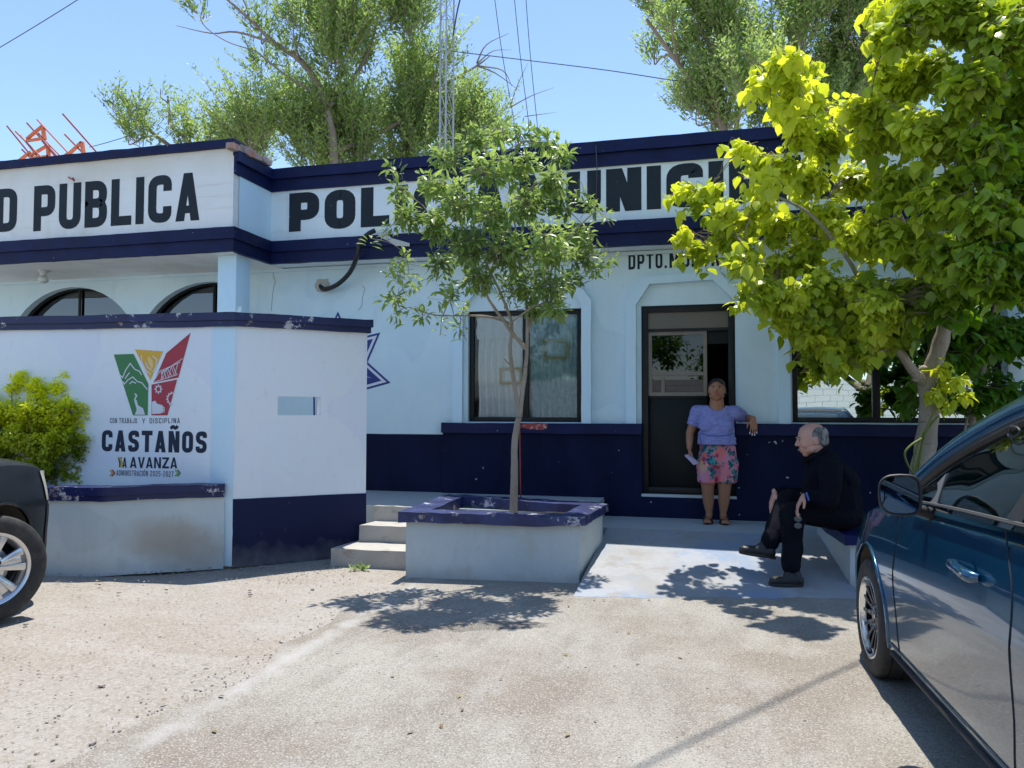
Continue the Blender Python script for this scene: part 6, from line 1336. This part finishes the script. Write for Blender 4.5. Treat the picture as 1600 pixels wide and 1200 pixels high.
def head(fl, c, fwd, up, s=1.0, stout=1.0, nose=1.0):
    """c: centre of the skull; returns frame"""
    f = Vector(fwd).normalized(); u = Vector(up); u = (u-f*u.dot(f)).normalized(); r = f.cross(u); M = Matrix((r, f, u)).transposed()
    P = lambda x, y, z: c+(r*x+f*y+u*z)*s
    fl.ell(P(0,-.012,.035), (.076*s,.094*s,.082*s), M); fl.ell(P(0,.018,.0), (.068*s*stout,.076*s,.085*s), M); fl.ell(P(0,.032,-.052), (.055*s*stout,.055*s,.050*s), M)
    fl.ell(P(0,.056,-.088), (.027*s,.024*s,.022*s), M)
    for sd in (-1, 1):
        fl.ell(P(sd*.036,.058,-.028), (.028*s*stout,.024*s,.026*s), M); fl.ell(P(sd*.042*stout,.022,-.058), (.022*s,.038*s,.028*s), M)
        fl.ell(P(sd*.076,-.010,-.010), (.010*s,.018*s,.031*s), M); fl.ell(P(sd*.081,-.016,.004), (.008*s,.012*s,.016*s), M)
    fl.ell(P(0,.080,.030), (.045*s,.014*s,.012*s), M)      # brow
    fl.cone(P(0,.086,.022), .0085*s, P(0,.108*(.92+.08*nose),-.016), .0125*s*nose)
    for sd in (-1, 1): fl.ell(P(sd*.013,.094,-.021), (.009*s,.012*s,.008*s), M)
    fl.ell(P(0,.078,-.050), (.030*s,.019*s,.018*s), M); fl.ell(P(0,.078,-.066), (.024*s,.016*s,.012*s), M)
    return P, M

# ---- woman in the doorway
Wb = Vector((.13, 8.50, LZ)); wo = thing('person', tuple(Wb), 'woman in lilac shirt and print shorts standing at the door, elbow on the ledge', 'person')
def w(px, py, Y): return onY(px, py, Y)
by = 8.50
hc = w(1120, 609.5, 8.46); P_hip = w(1121, 712, by); P_ch = w(1119, 660, by)
fl = Flesh(); fwd = Vector((-.06,-1,.05)); P, Mh = head(fl, hc, fwd, (0,0,1), 1.06, 1.24, .9)
fl.cone(w(1120,620,by-.01), .070, w(1120,640,by+.01), .085); fl.cone(w(1120,640,by), (.13,.075,.05), w(1119,665,by), (.17,.11,.08)); fl.cone(w(1119,665,by), (.17,.11,.08), w(1120,700,by), (.185,.125,.09)); fl.cone(w(1120,700,by), (.185,.13,.09), w(1121,722,by), (.19,.13,.08))
# legs
for hx, kx, ax_ in ((1104,1106,1108),(1136,1132,1130)):
    fl.chain([(w(hx,725,by), .105), (w(kx,758,by-.01), .074), (w(kx,768,by-.01), .064), (w(kx+(1 if hx < 1120 else -1),782,by+.01), .062), (w(ax_,800,by+.01), .037), (w(ax_,808,by+.01), .036)])
    a = w(ax_, 808, by+.01); a.z = LZ+.055; fl.cone(a, .036, a+V3(-.02 if hx < 1120 else .02,-.10,-.022), (.040,.045,.020)); 
    for k in range(5):
        o = (k-2)*.017*(1 if hx < 1120 else -1); b_ = a+V3((-.02 if hx < 1120 else .02)+o,-.125,-.030); fl.cone(b_, .0105 if k else .013, b_+V3(0,-.030+.004*k,-.003), .0085 if k else .012)
# right arm (image left), hanging with phone
sA, eA, wA = w(1090,645,by+.02), w(1078,676,by+.02), w(1077,700,by-.10); fl.chain([(sA,.058),(lerp(sA,eA,.5),.054),(eA,.044),(lerp(eA,wA,.4),.042),(wA,.028)])
tA = hand(fl, wA, V3(.10,-.18,-.9), V3(.9,-.1,.1), V3(.1,-1,-.1), 1.0, (.55,.6,.65,.7), .7)
# left arm resting on the ledge, hand hanging
sB, eB, wB = w(1149,646,by+.02), V3(.30,8.72,1.375+.035), V3(.445,8.52,1.405); eB = V3(.395,8.70,1.385); wB = w(1177,654,8.46)
fl.chain([(sB,.058),(lerp(sB,eB,.5),.053),(eB,.044),(lerp(eB,wB,.45),.042),(wB,.029)])
tB = hand(fl, wB+V3(0,-.01,-.005), V3(.02,-.35,-1), V3(-.3,1,-.3), V3(-1,-.1,0), .95, (.3,.28,.3,.35), .6)
body = fl.build('body', m_skinw, wo, .0048, 4)
# shirt
fs = Flesh(); fs.cone(w(1120,637,by+.01), (.15,.080,.028), w(1119,652,by), (.185,.115,.06)); fs.cone(w(1119,652,by), (.185,.118,.06), w(1119,675,by-.01), (.195,.135,.07)); fs.cone(w(1119,675,by-.01), (.192,.135,.06), w(1120,702,by), (.208,.150,.06)); 
for sd in (-1,1): fs.ell(w(1119+sd*13,666,by-.085), (.085,.062,.072))
fs.cone(w(1120,684,by-.02), (.20,.15,.04), w(1120,704,by-.02), (.205,.158,.025))
for a, b_ in ((sA, eA), (sB, eB)): fs.cone(lerp(w(1119,645,by), a, .5)+V3(0,0,.005), .068, a+V3(0,0,.006), .078); fs.cone(a+V3(0,0,.006), .078, lerp(a, b_, .62), .066)
sh = fs.build('shirt', m_shirt, wo, .0055, 6, .003, (9,9,30,.010))
# open neckline: cut a ring above the collar
bm = bmesh.new(); bm.from_mesh(sh.data); nk = w(1120,634,by-.02)-Wb
bmesh.ops.delete(bm, geom=[v for v in bm.verts if ((v.co.x-nk.x)/.088)**2+((v.co.z-nk.z-.02)/.075)**2+((v.co.y-nk.y)/.20)**2 < 1], context='VERTS'); 
cutz = w(1120,694,by).z-Wb.z; bmesh.ops.delete(bm, geom=[v for v in bm.verts if v.co.z < cutz-.02*abs(v.co.x)], context='VERTS')
for tip, sh_ in ((eA, sA), (eB, sB)):      # cuffs
    c = lerp(sh_, tip, .50)-Wb; dn = (tip-sh_).normalized(); bmesh.ops.delete(bm, geom=[v for v in bm.verts if (v.co-c).dot(dn) > 0 and (v.co-c).length < .13 and (v.co-c).dot(dn) > .035], context='VERTS')
bm.to_mesh(sh.data); bm.free()
sm_ = sh.modifiers.new('t', 'SOLIDIFY'); sm_.thickness = .004; sm_.offset = 1; bake(sh)
sl_ = MB(); sl_.tube(smoothpts([w(1093,678,by-.13)+V3(0,-.02,0), w(1095,690,by-.15), w(1098,703,by-.155)], 5), .003, 5).tube(smoothpts([w(1092,676,by-.14), w(1105,680,by-.165), w(1119,681,by-.172), w(1135,680,by-.165), w(1147,677,by-.13)], 6), .003, 5); sl_.build('shirt_seam', m_seam, sh, smooth=True)
# shorts
fp = Flesh(); fp.cone(w(1121,697,by), (.190,.140,.045), w(1121,722,by), (.215,.150,.06))
for hx, kx in ((1105,1106),(1137,1135)): fp.cone(w(hx,722,by), (.118,.135,.07), w(kx,752,by-.01), (.112,.118,.030))
sp_ = fp.build('shorts', m_shorts, wo, .0055, 5, .003, (14,14,6,.012))
# sandals
for ax_, q in ((1108,-1),(1130,1)):
    a = w(ax_, 808, by+.01); a.z = LZ; s_ = MB(); pts = [(a.x+q*.02*t+.047*math.sin(math.pi*min(1,t*1.1))**.4*sd_, a.y+.055-.235*t) for sd_, rng_ in ((1, range(0,11)),(-1, range(10,-1,-1))) for t in [k/10 for k in rng_]]
    s_.prism(pts, LZ+.001, LZ+.02); so_ = s_.build('sandal', m_sandal, wo)
    for yy, zz, ww in ((-.05,.062,.046),(-.10,.047,.050),(.0,.085,.045)):
        MB().tube([a+V3(q*.01+ww*math.cos(t), yy, .018+(zz-.012)*math.sin(t)) for t in [R(k*20) for k in range(10)]], .0085, 6).build('strap', m_sandal, so_, smooth=True)
# hair pulled back, brows, eyes, mouth
fh = Flesh(); s=1.06; fh.ell(P(0,-.012,.040), (.0855*s,.100*s,.083*s), Mh); fh.ell(P(0,-.045,-.02), (.083*s,.058*s,.082*s), Mh); fh.ell(P(.0,-.10,-.04), (.035,.04,.05), Mh)
[fh.ell(P(sd*.078,-.025,-.02), (.018,.035,.055), Mh) for sd in (-1,1)]
hr = fh.build('hair', m_hairw, wo, .005, 4, .002)
bm = bmesh.new(); bm.from_mesh(hr.data); ww = Wb; f_, u_, r_ = Mh.col[1], Mh.col[2], Mh.col[0]
def loc_(v): d = v.co+Wb-hc; return d.dot(r_), d.dot(f_), d.dot(u_)
bmesh.ops.delete(bm, geom=[v for v in bm.verts if (lambda q: q[1] > -.006+.012*math.sin(q[2]*160) and q[2] < .084-8*q[0]**2+.004*math.sin(q[0]*260))(loc_(v))], context='VERTS'); bm.to_mesh(hr.data); bm.free()
def face(P, M, par, s, brow=m_hairw, lipm=m_lip, open_=1.0):
    for sd in (-1,1):
        fe = Flesh(); fe.ell(P(sd*.031,.0795,.010), (.0145*s,.0075*s,.0062*s*open_), M, 2); e = fe.build('eye', m_eye, par, .0015, 1)
        fi = Flesh(); fi.ell(P(sd*.031,.0855,.010), (.0062*s,.004*s,.0058*s*open_), M, 2); fi.build('iris', m_iris, e, .0012, 1)
        MB().tube([P(sd*.014,.091,.027), P(sd*.030,.092,.034), P(sd*.048,.080,.030)], [.003*s,.0038*s,.002*s], 6).build('eyebrow', brow, par, smooth=True)
        MB().tube([P(sd*.017,.0865,.013), P(sd*.031,.0885,.0185), P(sd*.046,.078,.012)], [.0018*s,.0024*s,.0015*s], 5).build('eyelid', brow, par, smooth=True)
    MB().tube([P(-.022,.090,-.056), P(-.010,.099,-.054), P(0,.0985,-.0555), P(.010,.099,-.054), P(.022,.090,-.056)], [.003*s,.0055*s,.0055*s,.0055*s,.003*s], 6).build('lips', lipm, par, smooth=True)
face(P, Mh, body, 1.06, open_=.62)
nl = MB()
for t in tB: nl.tube([t+V3(0,-.002,.006), t+V3(0,-.006,-.012)], [.0065,.005], 6)
nl.build('white_fingernails', m_nail, body, smooth=True)
ph = MB(); pc = wA+V3(.035,-.075,-.115); d_ = V3(.55,-.35,-.55).normalized(); 
ph.bar(pc-d_*.075+V3(-.01,.0,0), pc+d_*.075+V3(-.01,0,0), .076, .010, (.5,-.7,.9)); tagit(ph.build('phone', mat('lilac_phone_case', (.45,.40,.55), .3), None, bevel=.004, loc=tuple(pc)), 'phone in a pale lilac case held low in the hand of the standing woman', 'phone')

# ---- seated man in dark clothes
Mb = Vector((1.25, 6.95, .465)); mo = thing('person', (.95, 6.9, .05), 'balding grey-haired man in dark coat sitting cross-legged on the planter rim', 'person')
def q(px, py, Y): return onY(px, py, Y)
hm = q(1268, 687, 6.98); fw_ = Vector((-1,-.10,-.20)); up_ = Vector((-.28,0,1))
fl = Flesh(); Pm, Mm = head(fl, hm, fw_, up_, 1.22, 1.12, .9)
fl.cone(hm+V3(.035,0,-.06), .074, q(1287,722,7.0), .080); fl.chain([(q(1292,740,7.0),.09),(q(1312,770,7.0),.14),(q(1318,800,7.0),.14)])
nW, nE, nS = q(1256,772,6.70), q(1296,783,6.66), q(1300,735,6.72); fl.chain([(nS+V3(0,.07,-.03),.03),(nE,.040),(nW,.030)])
fW, fE, fS = q(1211,768,7.02), q(1258,775,7.20), q(1284,735,7.25); fl.chain([(fS+V3(0,0,-.03),.03),(fE,.040),(fW,.030)])
hand(fl, nW+V3(0,-.01,0), V3(-.45,-.25,-.85), V3(.8,-.1,-.5), V3(-.3,-1,0), 1.22, (.35,.45,.55,.65), .5)
tF = hand(fl, fW, V3(-.30,-.30,-.95), V3(.9,.1,-.4), V3(-.4,-1,0), 1.2, (.22,.25,.3,.35), .35)
bod = fl.build('body', m_skinm, mo, .005, 4)
# hair fringe
fh = Flesh(); s=1.22; fh.ell(Pm(0,-.030,.030), (.083*s,.088*s,.078*s), Mm); fh.ell(Pm(0,-.055,-.015), (.074*s,.058*s,.07*s), Mm)
hr = fh.build('hair', m_hairm, mo, .0045, 3, .006); off = Vector(mo.location)
bm = bmesh.new(); bm.from_mesh(hr.data)
def lm(v): d = v.co+off-hm; return d.dot(Mm.col[0])/1.22, d.dot(Mm.col[1])/1.22, d.dot(Mm.col[2])/1.22
def bald(t): x, y, z = t; return (z > .086 - .25*max(0,-y-.02) and y > -.10) or (y > .028-.25*max(0, z-.02)) or (y > .000 and z < -.012) or (z < -.045 and y > -.05)
bmesh.ops.delete(bm, geom=[v for v in bm.verts if bald(lm(v))], context='VERTS'); bm.to_mesh(hr.data); bm.free()
face(Pm, Mm, bod, 1.22, m_hairm, mat('pale_lips', (.42,.20,.16), .5), .55)
# coat
fc = Flesh(); fc.cone(q(1287,724,7.0), (.125,.18,.05), q(1301,752,7.0), (.19,.225,.11)); fc.cone(q(1301,752,7.0), (.195,.225,.11), q(1305,785,7.0), (.215,.225,.11)); fc.cone(q(1305,785,7.0), (.215,.225,.10), q(1304,806,7.0), (.225,.225,.09))
fc.cone(q(1273,722,6.99), (.07,.11,.05), q(1276,765,6.97), (.12,.16,.10)); fc.cone(q(1300,722,7.0), (.06,.17,.06), q(1322,752,7.0), (.11,.20,.11))
fc.chain([(nS+V3(.0,.06,.0),.098),(lerp(nS,nE,.5),.084),(nE,.076),(lerp(nE,nW,.6),.062),(lerp(nE,nW,.92),.048)]); fc.chain([(fS,.095),(lerp(fS,fE,.5),.080),(fE,.072),(lerp(fE,fW,.6),.060),(lerp(fE,fW,.94),.047)])
fc.cone(hm+V3(.050,0,-.128), (.090,.092,.030), hm+V3(.09,0,-.16), (.12,.13,.05)); fc.cone(hm+V3(.105,0,-.085), (.045,.075,.035), hm+V3(.12,0,-.15), (.09,.12,.06))
ct = fc.build('coat', m_coat, mo, .0065, 8, .004, (8,8,8,.012))
cr_ = [hm+V3(.035+.105*math.cos(a_)+.0, .095*math.sin(a_), -.118+.072*math.cos(a_)) for a_ in [R(15*i) for i in range(25)]]
MB().tube(cr_, .017, 8).build('collar', m_coat, ct, smooth=True)
# trousers: left leg planted, right leg crossed over it
ft = Flesh(); hipL, kneeL, ankL = q(1318,806,6.88), q(1240,801,6.80), q(1236,884,6.62); hipR, kneeR, ankR = q(1318,800,7.10), q(1232,781,6.96), q(1203,846,6.72)
ft.cone(q(1322,806,7.0), (.16,.20,.10), q(1305,812,7.0), (.15,.19,.085))
ft.chain([(hipL,.115),(lerp(hipL,kneeL,.5),.108),(kneeL,.092),(lerp(kneeL,ankL,.35),.088),(lerp(kneeL,ankL,.8),.080),(ankL,.080)])
ft.chain([(hipR,.115),(lerp(hipR,kneeR,.5),.108),(kneeR,.094),(lerp(kneeR,ankR,.35),.090),(lerp(kneeR,ankR,.85),.082),(ankR,.080)])
ft.build('trousers', m_pants, mo, .0065, 7, .006, (6,6,9,.010))
def boot(toe, heel, topc, up, name='boot'):
    toe, heel, topc = Vector(toe), Vector(heel), Vector(topc); d = (toe-heel).normalized(); up = Vector(up).normalized(); b = Flesh(); l = (toe-heel).length
    b.cone(heel+d*.035+up*.040, .048, toe-d*.045+up*.030, (.050,.050,.038)); b.cone(heel+d*.04+up*.045, .044, topc, .050); b.cone(lerp(heel, toe, .45)+up*.045, .044, topc+d*.01, .045); b.ell(toe-d*.05+up*.028, (.052,.048,.036))
    o = b.build(name, m_shoe, mo, .005, 4); sd = d.cross(up).normalized(); pts = []
    for k in range(24):
        a = 2*math.pi*k/24; ca, sa = math.cos(a), math.sin(a); ln = l/2+.008; wd_ = .050*(1-.18*(ca < -.2)); pts.append(lerp(heel, toe, .5)+d*(ca*abs(ca)**-.35*ln if abs(ca) > .01 else 0)+sd*sa*wd_)
    g = MB().add([p-up*.010 for p in pts]+[p+up*.016 for p in pts], [tuple(range(23,-1,-1)), tuple(range(24,48))]+[(k, (k+1) % 24, 24+(k+1) % 24, 24+k) for k in range(24)]); g.build('sole', m_sole, o, bevel=.004)
    return o
gz = ramp_z = lambda P_: rP.z - ((P_.x-rP.x)*rN.x+(P_.y-rP.y)*rN.y)/rN.z
heelL = q(1254, 905, 6.60); toeL = q(1202, 907, 6.56)
for v_ in (heelL, toeL): v_.z = gz(v_)+.012
boot(toeL, heelL, ankL+V3(.01,0,-.02), (0,0,1))
hR = q(1211, 872, 6.70); tR = q(1156, 863, 6.66); boot(tR, hR, ankR+V3(.0,0,-.01), (-.12,0,1))
sg = MB(); c = nW+V3(-.045,-.06,-.165)
for k in (0, 1): 
    cc_ = c+V3(-.01+.0*k, -.01, -.028-.055*k); sg.add([cc_+V3(.030*math.cos(a), -.003+.0*k, .024*math.sin(a)) for a in [R(20*i) for i in range(18)]], [tuple(range(18))])
sg.tube([c+V3(-.01,-.012,.0), c+V3(-.03,-.01,.03), c+V3(.0,-.01,.09)], .003, 5)
tagit(sg.build('sunglasses', mat('dark_smoky_lens', (.10,.12,.12), .15), None, loc=tuple(c)), 'dark sunglasses dangling by one temple from the hand of the seated man', 'sunglasses')
pn = MB().tube([nW+V3(.012,-.065,.02), nW+V3(.030,-.06,-.045)], .009, 8); tagit(pn.build('blue_marker', mat('blue_plastic', (.03,.12,.45), .4), None, smooth=True, loc=tuple(nW)), 'small blue plastic item in the fist of the seated man', 'marker')
